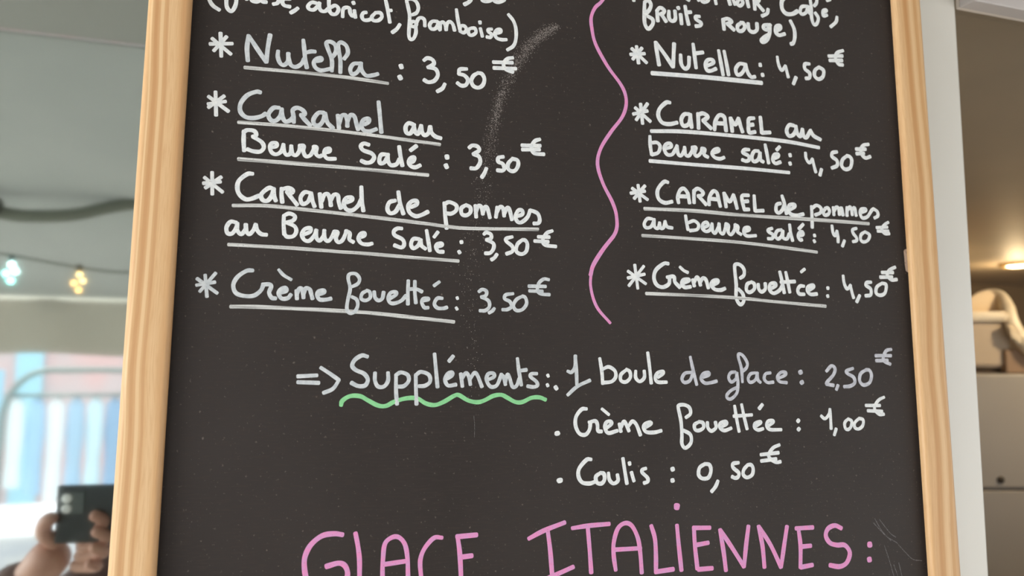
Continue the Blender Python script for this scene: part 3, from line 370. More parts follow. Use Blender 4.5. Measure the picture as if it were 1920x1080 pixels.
price|t|274|24455 -5509 24908 -5104 25198 -5313 25042 -5767 24496 -6298 24384 -6464;24399 -6486 24995 -6573;25382 -6570 25234 -6879;26763 -5273 26202 -5469 26275 -5680 26764 -5941 26851 -6357 26461 -6609 25911 -6665;27896 -5375 27411 -5670 27289 -6203 27601 -6527 28140 -6349 28352 -5814 28202 -5410 27896 -5375;30257 -3766 29791 -3890 29486 -4420 29599 -4711 30086 -4913;28827 -4275 30195 -4255;28846 -4660 29856 -4623
bullet|w|413|3228 -9950 3235 -9991
word|w|271|5367 -8314 5001 -8348 4597 -8848 4556 -9463 4827 -9997 5263 -10082 5558 -9743 5636 -9263;5526 -9242 5988 -9148 6147 -9403 6179 -9815 6450 -9872;6844 -9627 7181 -9354 7109 -9181 6812 -9248 6697 -9613 6950 -9979 7619 -9826;7775 -9357 7878 -9883;7882 -9620 8113 -9185 8296 -9415 8476 -9852;8482 -9485 8750 -9188 9046 -9419 9333 -10136;9721 -9611 10143 -9369 10069 -9264 9703 -9366 9585 -9631 9790 -9931 10396 -9964 10916 -9849
word|w|212|6491 -8315 7004 -8717
word|w|268|12842 -8930 13200 -8661 13134 -8235 12750 -8036 12322 -8072 12277 -8306 12448 -9155 12498 -10141 12481 -10773 12742 -11077 13179 -10710 13156 -10147 12622 -9840;13846 -9246 13504 -9443 13533 -9782 13827 -9855 14186 -9659 14157 -9318 13846 -9232;14512 -9284 14539 -9661 14806 -9897 15169 -9665 15143 -9273;15606 -9611 16011 -9399 15938 -9219 15536 -9361 15486 -9667 15835 -9869 16382 -9708
word|w|259|16712 -8107 16837 -9029 17002 -9949;17279 -8006 17446 -8887 17652 -9774;16620 -8849 18082 -8759;18429 -9555 18763 -9340 18686 -9253 18315 -9374 18262 -9684 18538 -9852 18949 -9761;19406 -9561 19787 -9294 19711 -9163 19380 -9234 19244 -9546 19517 -9822 20435 -9843
word|w|295|18960 -8019 18703 -8296
colon|w|349|21844 -9179 21892 -9224;21854 -9794 21902 -9838
price|w|252|23812 -8847 24139 -9056 24518 -8686 24588 -8352;24588 -8352 24607 -9057 24607 -9797;25032 -9815 24852 -10264;26106 -9078 25804 -9359 25822 -9768 26057 -9866 26311 -9660 26397 -9250 26106 -9078;27060 -9044 26667 -9363 26644 -9721 26966 -9835 27328 -9591 27400 -9157 27060 -9044;29361 -7446 28905 -7637 28544 -8016 28474 -8393 28846 -8756 29244 -8734;27706 -8076 28945 -8076;27856 -8468 29109 -8522
bullet|w|438|3393 -13130 3400 -13170
word|w|283|5668 -11766 5320 -11795 4787 -12380 4746 -12917 5017 -13312 5521 -13390 5848 -13310;6328 -12692 5998 -12942 6066 -13335 6393 -13409 6615 -13157 6583 -12764 6328 -12692
word|w|269|6914 -12703 6981 -13165 7270 -13428 7604 -13246 7573 -12838;7997 -11733 8131 -12644 8265 -13450;8612 -12701 8787 -13291;8475 -12035 8495 -12159;9701 -12447 9436 -12531 9432 -12737 9800 -13087 9817 -13347 9545 -13444
colon|w|324|11706 -12489 11734 -12587;11686 -13263 11699 -13353
price|w|282|14221 -12212 13801 -12470 13708 -12957 13995 -13228 14463 -13167 14674 -12696 14570 -12288 14221 -12212;15197 -13420 14988 -13821 14680 -14148;16879 -12170 16439 -12234 16428 -12516 16851 -12877 16801 -13158 16559 -13245 16325 -13149
price|w|272|17588 -12338 17271 -12673 17217 -13025 17512 -13229 17920 -13039 18018 -12615 17869 -12343 17588 -12338;20227 -10942 19702 -11153 19329 -11637 19438 -11925 19899 -12183 20252 -12153;18681 -11628 20119 -11504;18701 -12078 19909 -11954
heading|p|328|-10998 -16204 -11528 -16124 -12264 -16232 -12918 -16744 -13256 -17457 -13258 -18181 -13079 -18911 -12692 -19529 -12136 -19798 -11526 -19770 -10925 -19378 -10634 -18847 -10635 -18422 -10845 -18059 -11220 -17939 -11921 -18102
heading|p|304|-10189 -16141 -10007 -16980 -9888 -17844 -9851 -19067 -9782 -19921;-9782 -19933 -8985 -19872
heading|p|290|-8289 -20060 -8415 -18831 -8411 -17785 -8308 -16861 -7871 -16485 -7423 -16502 -7027 -16972 -6847 -17851 -6792 -18907 -6701 -20144;-8244 -18131 -6972 -18001;-4629 -16624 -5154 -16617 -5730 -17211 -6008 -17887 -5993 -18635 -5814 -19573 -5352 -20092 -4444 -20015
heading|p|317|-3639 -16597 -2339 -16529;-3592 -16649 -3461 -17491 -3383 -18440 -3296 -20011;-3277 -20012 -2204 -19973;-3390 -17904 -2640 -17841
heading|p|312|1215 -16904 2258 -16422 3736 -15934;2537 -16431 2709 -17740 2844 -19363;1838 -19763 2948 -19368 4320 -18861
heading|p|305|4266 -16327 5446 -16202 6928 -16132;5373 -16266 5501 -17853 5594 -19284;7356 -19214 7225 -18253 7238 -17393 7543 -16473 8061 -16123 8573 -16307 9000 -17127 9165 -18135 9250 -19467;7267 -17858 9208 -17836
heading|p|316|10015 -16356 10272 -17241 10321 -18383 10298 -19382;10259 -19460 11590 -19341;11947 -16387 12059 -17848 12205 -19436;13197 -16613 14465 -16643;13235 -16614 13275 -17828 13418 -19391;13493 -19441 14551 -19408;13276 -17794 14301 -17664
heading|p|444|11982 -15044 11963 -15207
heading|p|326|15235 -16807 15456 -18256 15601 -19605;15258 -16821 16088 -18007 17013 -19403;17028 -19418 17224 -18052 17479 -16642;18273 -16668 18533 -18034 18627 -19524;18296 -16690 19174 -17989 19943 -19569;19959 -19570 20251 -18171 20562 -16767;21287 -16925 22668 -16902;21489 -16967 21592 -18153 21513 -19674;21555 -19655 22500 -19537;21629 -18225 22434 -18186
heading|p|346|25037 -17040 24504 -16828 23924 -17037 23713 -17527 24016 -18035 24589 -18221 25257 -18261 25644 -18810 25349 -19493 24748 -19749 23941 -19622
heading|p|416|27361 -18221 27368 -18365;27263 -19306 27280 -19428
divider|p|267|7203 22547 6767 21935 6311 21449 6003 20658 6044 19787 6329 18574 7254 16936 8235 15675 8623 14849 8659 13991 8319 13056 7433 11863 6631 10547 6373 9333 6769 7936 7482 6563 7783 5520 7693 4344 6708 3017
divider|p|310|7518 4032 6708 3017 5978 1880 5756 1138
divider|p|222|5856 1600 5748 341 6182 -1120 7189 -2269
scratch|s|55|27777 -16736 28788 -17712 29703 -18253
scratch|s|56|28310 -16499 29149 -17507 29645 -17852
scratch|s|55|27926 -16450 28468 -17338 29194 -18089
scratch|s|56|29703 -18253 30350 -18931 31007 -19501 31787 -19644
scratch|s|55|28611 -18392 28929 -19377 29273 -20611
scratch|s|55|29329 -19825 29617 -20627
scratch|s|55|29771 -19701 29962 -20644
scratch|s|34|-2602 -8760 -2547 -9423 -2552 -10196
tape|b|517|32219 4040 32210 3561 32229 3084 32258 2549"""
def paint(name, a, b, dark, k1=0.36, k2=0.62):
    return mat(name, a, 0.55, spec=0.3, noise=[((260, 260, 260), b, k1, k2, 3), ((1300, 1300, 1300), dark, 0.60, 0.86, 2)])
M_white = paint('chalk_marker_white', lin(243, 246, 246), lin(228, 233, 236), lin(150, 150, 152))
M_grey = paint('chalk_marker_greyed_white', lin(220, 225, 228), lin(198, 205, 210), lin(150, 152, 154))
M_thin = paint('chalk_marker_thin_white', lin(212, 214, 222), lin(188, 190, 200), lin(120, 118, 120))
M_pink = paint('chalk_marker_pink', lin(236, 150, 202), lin(222, 158, 208), lin(170, 110, 140))
M_green = paint('chalk_marker_green', lin(152, 224, 162), lin(140, 212, 152), lin(120, 170, 130))
M_under = mat('chalk_marker_streaky', lin(226, 228, 226), 0.6, spec=0.3, noise=[((25, 25, 3400), lin(112, 110, 110), 0.47, 0.66, 3), ((900, 900, 900), lin(150, 148, 148), 0.58, 0.8, 2)])
M_scr = mat('scratch', lin(120, 118, 120), 0.7, noise=((1500, 1500, 1500), lin(70, 66, 64), 0.4, 0.6, 2))
M_tape = mat('tape_residue', lin(208, 188, 170), 0.8, noise=((500, 500, 300), lin(140, 120, 108), 0.52, 0.72, 4))
layer = [0]
def ribbon(bm, pts, w, h, taper=True):
    path = smooth_path([(x, z) for x, z in pts], 6)
    n = len(path); L_, R_, Cn = [], [], []
    layer[0] += 1; y = -h - (layer[0] % 40)*1.5e-6
    rnd = random.random()*6
    half = []
    for i in range(n):
        k = 1.0 + 0.05*math.sin(i*0.55 + rnd)
        if taper and n > 6: k *= 0.90 + 0.10*min(1.0, i/4)
        half.append(w/2*k)
    def dirn(i):
        t = path[min(i+1, n-1)] - path[max(i-1, 0)]
        return t.normalized() if t.length > 1e-9 else Vector((1, 0))
    def cap(c, t, r, sgn):
        # rounded but blunt end of a bullet-tip marker
        nx, ny = -t.y*sgn, t.x*sgn; vs = []
        for k in range(9):
            a = math.pi*k/8; e = -math.sin(a)*r*0.72*sgn; q = r*math.copysign(abs(math.cos(a))**0.7, math.cos(a))
            vs.append(bm.verts.new((c.x + nx*q + t.x*e, y, c.y + ny*q + t.y*e)))
        return vs
    for i in range(n):
        t = dirn(i); nn = Vector((-t.y, t.x))
        L_.append(bm.verts.new((path[i].x + nn.x*half[i], y, path[i].y + nn.y*half[i])))
        R_.append(bm.verts.new((path[i].x - nn.x*half[i], y, path[i].y - nn.y*half[i])))
        Cn.append(bm.verts.new((path[i].x, y - 0.00005, path[i].y)))
    for i in range(n-1):
        bm.faces.new((L_[i], Cn[i], Cn[i+1], L_[i+1])); bm.faces.new((Cn[i], R_[i], R_[i+1], Cn[i+1]))
    bm.faces.new(cap(path[0], dirn(0), half[0], 1)); bm.faces.new(cap(path[-1], dirn(n-1), half[-1], -1))
NAMES = {'word': 'handwritten_word', 'heading': 'heading_letters', 'price': 'price', 'asterisk': 'asterisk', 'colon': 'colon', 'underline': 'underline',
         'bullet': 'bullet_dot', 'arrow': 'arrow_sign', 'wave_line': 'wavy_underline', 'divider': 'divider_line', 'scratch': 'scratch', 'tape': 'tape_residue'}
LAB = {'heading': 'pink capital letters', 'wave_line': 'green wavy line', 'divider': 'pink wavy vertical line', 'scratch': 'thin grey scratch', 'tape': 'beige scrap of tape'}
for ln in INK.strip().split('\n'):
    kind, mt, w, st = ln.split('|'); w = int(w)*1e-5
    M = {'w': M_white, 'y': M_grey, 't': M_thin, 'p': M_pink, 'g': M_green, 'u': M_under, 's': M_scr, 'b': M_tape}[mt]
    bm = bmesh.new()
    for s in st.split(';'):
        v = [int(k)*1e-5 for k in s.split()]
        ribbon(bm, list(zip(v[0::2], v[1::2])), w, 0.00012 if kind not in ('tape',) else 0.0003, taper=kind not in ('underline', 'tape'))
    for f in bm.faces:
        f.normal_update()
        if f.normal.y > 0: f.normal_flip()
    o = link(NAMES[kind], bm, M, board)
    if kind in LAB: o['label'] = LAB[kind]

# chalk dust: the rubbed arc beside the first prices and the fine dust over the whole panel
def specks(name, items, material):
    bm = bmesh.new()
    for x, z, r in items:
        a = random.random()*6.28; y = -0.00009 - random.random()*2e-5
        bm.faces.new([bm.verts.new((x + r*q*math.cos(a + k*1.571), y, z + r*q*math.sin(a + k*1.571))) for k, q in ((0, 1), (1, .7), (2, 1.1), (3, .6))][::-1])
    return tag(link(name, bm, material, board), kind='stuff')
ARC = [(0.0349,0.1971,30,0.0012),(0.0295,0.1940,75,0.002),(0.0201,0.1871,75,0.0024),(0.0093,0.1748,65,0.0026),(0.0001,0.1596,50,0.0028),(-0.0057,0.1469,40,0.0028),(-0.0107,0.1305,55,0.0022),(-0.0141,0.1144,38,0.0026),(-0.0178,0.0945,24,0.0032),(-0.0211,0.0749,16,0.0036),(-0.0239,0.0517,7,0.004),(-0.0285,0.0213,7,0.005),(-0.0300,-0.0084,6,0.005),(-0.0275,-0.0376,4,0.003),(-0.0255,-0.0807,2,0.002)]
items = []
path = smooth_path([(a[0], a[1]) for a in ARC], 10); nA = len(path)
dens = smooth_path([(a[2], a[3]) for a in ARC], 10)
for i in range(nA-1):
    t = (path[i+1]-path[i]); seg = t.length; t.normalize(); nn = Vector((-t.y, t.x))
    for _ in range(int(dens[i].x*seg*440)):
        q = path[i] + t*random.random()*seg + nn*random.gauss(0, dens[i].y)
        items.append((q.x, q.y, random.choice((0.00012, 0.00016, 0.00022, 0.00036))))
specks('chalk_smudge', items, mat('chalk_dust', lin(158, 150, 146), 0.9))
items = [(random.uniform(U0+RW, U1-RW), random.uniform(V0+0.03, V1-0.03), abs(random.gauss(0, 0.00011)) + 0.00006) for _ in range(6500)]
for _ in range(900): items.append((random.gauss(0.19, 0.10), random.gauss(-0.15, 0.03), abs(random.gauss(0, 0.00012)) + 0.00007))
items = [i for i in items if U0+RW < i[0] < U1-RW]
specks('fine_dust', items, mat('pale_dust', lin(104, 96, 92), 0.9))

# ---------------------------------------------------------------- inside the kiosk: lamp, cabinet, dispenser
M_cream = mat('cream_plastic', lin(248, 232, 202), 0.4, noise=((12, 12, 12), lin(218, 198, 164), 0.4, 0.6, 2))
M_lampw = mat('lamp_glow', lin(255, 240, 200), 0.5, emit=(1.0, 0.80, 0.48, 1), estr=11)
lamp = tag(empty('ceiling_lamp', (2.70, 2.147, 2.0)), 'small warm glowing spotlight under the brown kiosk ceiling', 'lamp')
link('lamp_ring', lathe(bmesh.new(), [(0.062, 0.0), (0.062, -0.010), (0.050, -0.014), (0.046, -0.010), (0.046, 0.0)], 28), mat('brass_ring', lin(190, 160, 110), 0.35, 0.6), lamp, True)
link('lamp_lens', lathe(bmesh.new(), [(0.045, -0.004), (0.040, -0.010), (0.028, -0.013), (0.010, -0.014)], 24), M_lampw, lamp, True)
pl = bpy.data.lights.new('lamp_light', 'POINT'); pl.energy = 1.5; pl.color = (1.0, 0.74, 0.42); pl.shadow_soft_size = 0.03
plo = bpy.data.objects.new('lamp_light', pl); C.objects.link(plo); plo.location = (2.70, 2.147, 1.90)
pl2 = bpy.data.lights.new('lamp_light', 'POINT'); pl2.energy = 6.5; pl2.color = (1.0, 0.74, 0.42); pl2.shadow_soft_size = 0.03
plo2 = bpy.data.objects.new('added_glow_light', pl2); C.objects.link(plo2); plo2.location = (2.05, 2.25, 1.90)  # added unseen light, spreads the warm ceiling glow to the left
sp = bpy.data.lights.new('lamp_light', 'SPOT'); sp.energy = 9; sp.color = (1.0, 0.78, 0.50); sp.spot_size = math.radians(120); sp.spot_blend = 0.6; sp.shadow_soft_size = 0.04
spo = bpy.data.objects.new('added_spot_light', sp); C.objects.link(spo); spo.location = (1.98, 0.98, 1.97); spo.rotation_euler = (Vector((1.75, 1.40, 1.25)) - spo.location).to_track_quat('-Z', 'Y').to_euler()  # added spot out of view, brightens the dispenser and cabinet
added_lamp_near = tag(empty('ceiling_lamp', (1.98, 0.98, 2.0)), 'added unseen ceiling spotlight to brighten the dispenser, outside the right edge of the frame', 'lamp')
for ch in list(lamp.children):
    c = ch.copy(); C.objects.link(c); c.parent = added_lamp_near
added_lamp_back = tag(empty('ceiling_lamp', (2.05, 2.25, 2.0)), 'added ceiling spotlight to widen the ceiling glow, hidden behind the white window post', 'lamp')
for ch in list(lamp.children):
    c = ch.copy(); C.objects.link(c); c.parent = added_lamp_back

YAW = math.atan2(RIGHT.y, RIGHT.x)
DP = 1.9; px = DP/1450
org = EYE + (RIGHT*900 + DOWN*160)*px + FWD*DP
cab = tag(empty('steel_cabinet', (org.x, org.y, 0), YAW), 'beige metal cabinet with a dark door seam and one screw', 'cabinet')
M_cab = mat('cabinet_enamel', lin(170, 162, 150), 0.45, noise=((2, 2, 2), lin(163, 154, 142), 0.35, 0.65, 3))
zt = org.z; zs = zt - 212*px
boxo('cabinet_body', (-0.50, 0.45, 0.012, 0.50, 0.02, zt), M_cab, cab)
boxo('upper_door', (-0.50, 0.45, -0.008, 0.0115, zs + 0.0035, zt - 0.003), M_cab, cab, 0.003)
boxo('lower_door', (-0.50, 0.45, -0.008, 0.0115, 0.10, zs - 0.0035), M_cab, cab, 0.003)
boxo('plinth', (-0.46, 0.41, 0.02, 0.46, 0.0, 0.06), mat('dark_plinth', lin(60, 55, 50), 0.6), cab)
scr = link('screw_head', lathe(bmesh.new(), [(0.0085, 0), (0.0085, 0.003), (0.005, 0.0048), (0.001, 0.005)], 16, Matrix.Translation((0.0, -0.008, zt - 195*px)) @ Matrix.Rotation(math.pi/2, 4, 'X')), mat('dark_screw', lin(70, 62, 50), 0.4, 0.7), cab, True)

disp = tag(empty('plastic_dispenser', (org.x, org.y, org.z), YAW), 'cream plastic dispenser with arched lid standing on the beige cabinet', 'dispenser')
P = lambda x, y, d=0.0: (((x-960)*(1+d/DP) - 900)*px, d, max(0.0008, (160-(y-540)*(1+d/DP))*px))
def body_poly(pts, d0, d1, bev=0.004):
    bm = bmesh.new(); a = [bm.verts.new(P(x, y, d0)) for x, y in pts]; b = [bm.verts.new(P(x, y, d1)) for x, y in pts]
    n = len(pts); bm.faces.new(a); bm.faces.new(b[::-1])
    for k in range(n): bm.faces.new((a[k], b[k], b[(k+1) % n], a[(k+1) % n]))
    bmesh.ops.recalc_face_normals(bm, faces=bm.faces[:])
    bmesh.ops.bevel(bm, geom=bm.edges[:], offset=bev, segments=2, affect='EDGES'); return bm
link('dispenser_body', body_poly([(1770, 598), (1897, 600), (1896, 660), (1886, 686), (1770, 684)], 0.03, 0.17, 0.006), mat('dispenser_shell', lin(190, 170, 144), 0.45), disp)
link('base_shade_strip', body_poly([(1765, 685), (1893, 688), (1893, 700), (1765, 700)], 0.045, 0.16, 0.003), mat('base_shade', lin(96, 76, 56), 0.6), disp)  # dark strip standing in for the shadow under the dispenser
link('lid_rim', body_poly([(1768, 583), (1896, 582), (1900, 600), (1768, 600)], 0.012, 0.18, 0.006), M_cream, disp)
arch = [(1822+35-42*math.cos(a)*1.0, 584-43*math.sin(a)) for a in [math.pi*k/20 for k in range(21)]]
link('arched_lid', body_poly([(x, y) for x, y in arch], 0.06, 0.10, 0.0015), mat('lid_shell', lin(232, 204, 160), 0.5), disp)
rim = smooth_path([P(1818, 586, .085), P(1826, 562, .085), P(1842, 546, .08), P(1866, 541, .075), P(1885, 549, .06), P(1894, 570, .045), P(1900, 600, .03), P(1912, 625, .02), P(1930, 650, .01), P(1950, 668, .01)], 5)
link('lid_handle', sweep(bmesh.new(), rim, [0.003 + 0.016*min(1, (i/26)**2) for i in range(len(rim))], 12), M_cream, disp, True)
link('lid_hinge', body_poly([(1893, 604), (1925, 628), (1960, 660), (1960, 690), (1925, 655), (1897, 632)], 0.0, 0.06, 0.005), M_cream, disp)
link('knob', lathe(bmesh.new(), [(0.004, -0.02), (0.017, -0.016), (0.019, 0.0), (0.016, 0.012), (0.004, 0.016)], 20, Matrix.Translation(P(1804, 666, 0.005)) @ Matrix.Rotation(math.pi/2, 4, 'X')), mat('pale_knob', lin(250, 232, 190), 0.35), disp, True)
boxo('bracket', ((1897-1860)*px, (1990-1860)*px, 0.02, 0.14, 0.0, (700-655)*px), mat('brown_bracket', lin(150, 122, 96), 0.6), disp, 0.004)

# ---------------------------------------------------------------- outside, seen in the glass: awning, lights, market street, photographer
def fabric(name, col, trans, c2):
    M = mat(name, col, 0.9, noise=((3, 3, 3), c2, 0.35, 0.65, 3)); nt = M.node_tree; p = nt.nodes['Principled BSDF']
    o = nt.nodes['Material Output']; t = nt.nodes.new('ShaderNodeBsdfTranslucent'); x = nt.nodes.new('ShaderNodeMixShader')
    t.inputs['Color'].default_value = col; x.inputs[0].default_value = trans
    nt.links.new(p.outputs[0], x.inputs[1]); nt.links.new(t.outputs[0], x.inputs[2]); nt.links.new(x.outputs[0], o.inputs['Surface']); return M
M_awn = fabric('awning_fabric', lin(176, 178, 176), 0.35, lin(168, 171, 169))
M_val = fabric('valance_fabric', lin(158, 154, 142), 0.3, lin(150, 148, 138))
aw = tag(empty('awning', (0.3, 0.5, 2.2)), 'grey-green fabric awning with hanging valance, mirrored in the left window glass', 'awning')
def ach(o): o.location = Vector(o.location) - aw.location; return o
def slab(pts, th):
    bm = bmesh.new(); a = [bm.verts.new(p) for p in pts]; b = [bm.verts.new((p[0], p[1], p[2]+th)) for p in pts]
    bm.faces.new(a[::-1]); bm.faces.new(b); n = len(pts)
    for k in range(n): bm.faces.new((a[k], a[(k+1) % n], b[(k+1) % n], b[k]))
    return bm
ach(link('soffit_board', slab([(-2.6, 0.575, 2.16), (3.4, 0.575, 2.16), (3.4, -0.22, 2.13), (-2.6, -0.22, 2.13)], 0.02), mat('soffit_paint', lin(140, 140, 136), 0.7), aw))
for k in range(6):
    x0 = -2.6 + k; ach(link('fabric_panel', slab([(x0, -0.22, 2.125), (x0+1.0, -0.22, 2.125), (x0+1.0, -2.2, 1.865), (x0, -2.2, 1.865)], 0.004), M_awn, aw))
bmv = bmesh.new(); nseg = 120
ring = []
for i in range(nseg+1):
    x = -2.6 + 6.0*i/nseg; yy = -2.2 + 0.012*math.sin(i*0.9); ring.append((bmv.verts.new((x, yy, 1.865)), bmv.verts.new((x, yy-0.004*math.sin(i*.9), 1.648 + 0.006*math.cos(i*0.52)))))
for i in range(nseg): bmv.faces.new((ring[i][0], ring[i+1][0], ring[i+1][1], ring[i][1]))
ach(link('valance', bmv, M_val, aw, True))
ach(link('front_bar', sweep(bmesh.new(), [(-2.6, -2.2, 1.868), (0.4, -2.2, 1.868), (3.4, -2.2, 1.868)], 0.015), M_pvc, aw, True))
for x in (-2.55, 3.35): ach(link('support_arm', sweep(bmesh.new(), [(x, -2.2, 1.86), (x, -1.0, 2.02), (x, 0.57, 2.1)], 0.018), M_pvc, aw, True))

rope = smooth_path([(-1.05, -1.0, 2.045), (-0.80, -1.0, 2.00), (-0.607, -1, 1.972), (-0.539, -1, 1.968), (-0.447, -1, 1.978), (-0.377, -1, 2.0), (-0.30, -1, 2.018), (-0.2, -1, 2.028)], 5)
link_rope = tag(empty('hanging_rope', (-0.6, -1.0, 1.97)), 'thick dark rope sagging beneath the awning, mirrored in the glass', 'rope')
link('rope_strand', sweep(bmesh.new(), [(p.x+0.6, p.y+1.0, p.z-1.97) for p in rope], 0.016, 10), mat('dark_rope', lin(104, 108, 98), 0.9), link_rope, True)
link('rope_knot', sweep(bmesh.new(), [(-0.035, 0, 0.03), (-0.02, 0, 0.005), (0.0, 0, 0.012)], [0.02, 0.034, 0.018], 12), mat('dark_knot', lin(78, 80, 72), 0.9), link_rope, True)

sl = tag(empty('string_light', (-0.5, -1.0, 1.86)), 'string of fairy lights with one turquoise and one amber bulb, mirrored in glass', 'string light')
cb = smooth_path([(-1.1, -1.0, 1.93), (-0.8, -1, 1.895), (-0.6, -1, 1.872), (-0.533, -1, 1.862), (-0.43, -1, 1.846), (-0.33, -1, 1.838), (-0.2, -1, 1.85)], 5)
link('wire', sweep(bmesh.new(), [(p.x+0.5, 0, p.z-1.86) for p in cb], 0.0028, 8), mat('dark_wire', lin(96, 100, 92), 0.7), sl, True)
def bulb(x, z, colA, colB, strn):
    b = empty('bulb', (x+0.5, 0, z-1.86)); b.parent = sl
    Mx = mat('bulb_glow', colA, 0.4, emit=colA, estr=strn); My = mat('bulb_glow', colB, 0.4, emit=colB, estr=strn)
    for i, (dx, dz) in enumerate(((0.001, 0.021), (-0.010, -0.001), (0.009, 0.005), (0.001, -0.018))):
        bm = bmesh.new(); bmesh.ops.create_uvsphere(bm, u_segments=12, v_segments=8, radius=0.0066); bmesh.ops.translate(bm, vec=(dx, 0, dz), verts=bm.verts)
        link('led_lobe', bm, Mx if i % 2 else My, b, True)
    link('bulb_cap', lathe(bmesh.new(), [(0.005, 0.027), (0.008, 0.030), (0.008, 0.042), (0.003, 0.046)], 12), M_capd, b, True)
M_capd = mat('bulb_cap', lin(60, 62, 58), 0.6)
bulb(-0.576, 1.826, (0.30, 1.0, 0.92, 1), (0.62, 1.0, 1.0, 1), 5.5)
bulb(-0.429, 1.808, (1.0, 0.55, 0.16, 1), (1.0, 0.66, 0.26, 1), 2.6)

M_pave = mat('pavement', lin(206, 204, 198), 0.8, noise=((1.5, 1.5, 1.5), lin(190, 188, 182), 0.4, 0.6, 5))
tag(boxo('floor.001', (-14, 14, -16, 0.575, -0.05, 0.0), M_pave), kind='structure')
bf = tag(empty('shop_building', (-2.5, -8.0, 0)), 'pink rendered building with pale blue shutters across the street, mirrored in glass', 'building')
boxo('facade', (-5.5, 6.5, -0.4, 0.0, 0.0, 6.0), mat('pink_render', lin(226, 190, 190), 0.8, noise=((2, 2, 2), lin(214, 196, 198), 0.4, 0.6, 3)), bf)
M_blue = mat('blue_shutter', lin(150, 208, 236), 0.5); M_frame = mat('white_frame', lin(240, 242, 244), 0.5)
for x in (-4.4, -2.8, -1.0, 2.2, 3.6, 5.2):
    f = boxo('window', (x-0.45, x+0.45, 0.0, 0.05, 0.5, 1.9), M_frame, bf)
    for k in (-1, 1): boxo('shutter', (x + k*0.22 - 0.19, x + k*0.22 + 0.19, 0.05, 0.08, 0.58, 1.82), M_blue, f)
boxo('door', (0.16, 0.40, 0.0, 0.06, 0.0, 2.1), mat('pale_door', lin(176, 222, 240), 0.5), bf)

rk = tag(empty('clothes_rack', (-1.28, -5.2, 0)), 'clothes rack with an arched dark top rail, mirrored in the glass', 'clothes rack')
M_metal = mat('grey_metal', lin(140, 152, 150), 0.5, 0.5)
link('rack_rail', sweep(bmesh.new(), smooth_path([(-0.42, 0, 0.02), (-0.42, 0, 1.0), (-0.40, 0, 1.35), (-0.25, 0, 1.55), (0.0, 0, 1.58), (0.45, 0, 1.56), (0.62, 0, 1.4), (0.64, 0, 0.02)], 6), 0.022, 10), M_metal, rk, True)
link('rack_bar', sweep(bmesh.new(), [(-0.41, 0, 1.40), (0.1, 0, 1.40), (0.63, 0, 1.40)], 0.013, 8), M_metal, rk, True)
cols = [(232, 244, 250), (170, 206, 236), (236, 240, 244), (172, 202, 228), (206, 230, 240), (150, 180, 212), (228, 240, 248), (188, 224, 238)]
names = ['white', 'light blue', 'off-white', 'mid blue', 'pale blue', 'slate blue', 'icy white', 'aqua']
for i in range(8):
    x = -0.33 + i*0.125; w = 0.052
    g = tag(empty('hanging_shirt', (-1.28 + x, -5.2, 1.40), 0.35), names[i] + ' shirt on the mirrored clothes rack, ' + ['first', 'second', 'third', 'fourth', 'fifth', 'sixth', 'seventh', 'last'][i] + ' from its arched end', 'shirt', 'shirts on the clothes rack')
    bm = bmesh.new(); prof = [(0.012, 0.0), (w, -0.05), (w*1.15, -0.25), (w*0.9, -0.45), (w*1.05, -0.62 - 0.05*(i % 3))]
    rows = []
    for hw, z in prof:
        rows.append([bm.verts.new((hw*sx, dy, z - 0.02)) for sx, dy in ((-1, -0.015), (-0.3, -0.035), (0.4, -0.028), (1, -0.012), (1, 0.012), (0.3, 0.035), (-0.4, 0.028), (-1, 0.015))])
    for a in range(len(rows)-1):
        for k in range(8): bm.faces.new((rows[a][k], rows[a][(k+1) % 8], rows[a+1][(k+1) % 8], rows[a+1][k]))
    bm.faces.new(rows[0]); bm.faces.new(rows[-1][::-1])
    link('shirt_cloth', bm, mat('shirt_cloth', lin(*cols[i]), 0.9), g, True)
    link('hanger_hook', sweep(bmesh.new(), [(0, 0, -0.03), (0, 0, 0.01), (0.008, 0, 0.018), (0.012, 0, 0.008)], 0.003, 6), M_metal, g, True)

tb = tag(empty('market_table', (-1.15, -3.1, 0)), 'market table under a plain white cloth, mirrored in the glass', 'table')
link('tablecloth', box(bmesh.new(), -0.9, 0.35, -0.42, 0.42, 0.62, 0.90, 0.02, 3), mat('white_cloth', lin(232, 234, 240), 0.85, noise=((3, 3, 12), lin(206, 212, 226), 0.4, 0.6, 3)), tb, True)
for sx in (-0.84, 0.29):
    for sy in (-0.36, 0.36): boxo('leg', (sx-0.02, sx+0.02, sy-0.02, sy+0.02, 0.0, 0.63), M_metal, tb)
bo = tag(empty('water_bottle', (-1.44, -2.95, 0.90)), 'bright blue bottle standing on the mirrored white table', 'bottle')
link('bottle_body', lathe(bmesh.new(), [(0.001, 0.0), (0.03, 0.002), (0.032, 0.10), (0.030, 0.16), (0.014, 0.19), (0.012, 0.20)], 20), mat('blue_plastic', lin(96, 160, 240), 0.3), bo, True)
link('bottle_cap', lathe(bmesh.new(), [(0.015, 0.20), (0.015, 0.222), (0.012, 0.225)], 16), M_frame, bo, True)
ps = tag(empty('sign_post', (-1.86, -5.6, 0)), 'pale blue post with a small yellow plate, mirrored in the glass', 'post')
link('post', sweep(bmesh.new(), [(0, 0, 0), (0, 0, 0.8), (0, 0, 1.58)], 0.055, 14), mat('post_blue', lin(170, 214, 236), 0.5), ps, True)
link('plate', box(bmesh.new(), -0.20, -0.07, -0.01, 0.01, 0.95, 1.15, 0.004), mat('yellow_plate', lin(222, 222, 130), 0.6), ps)

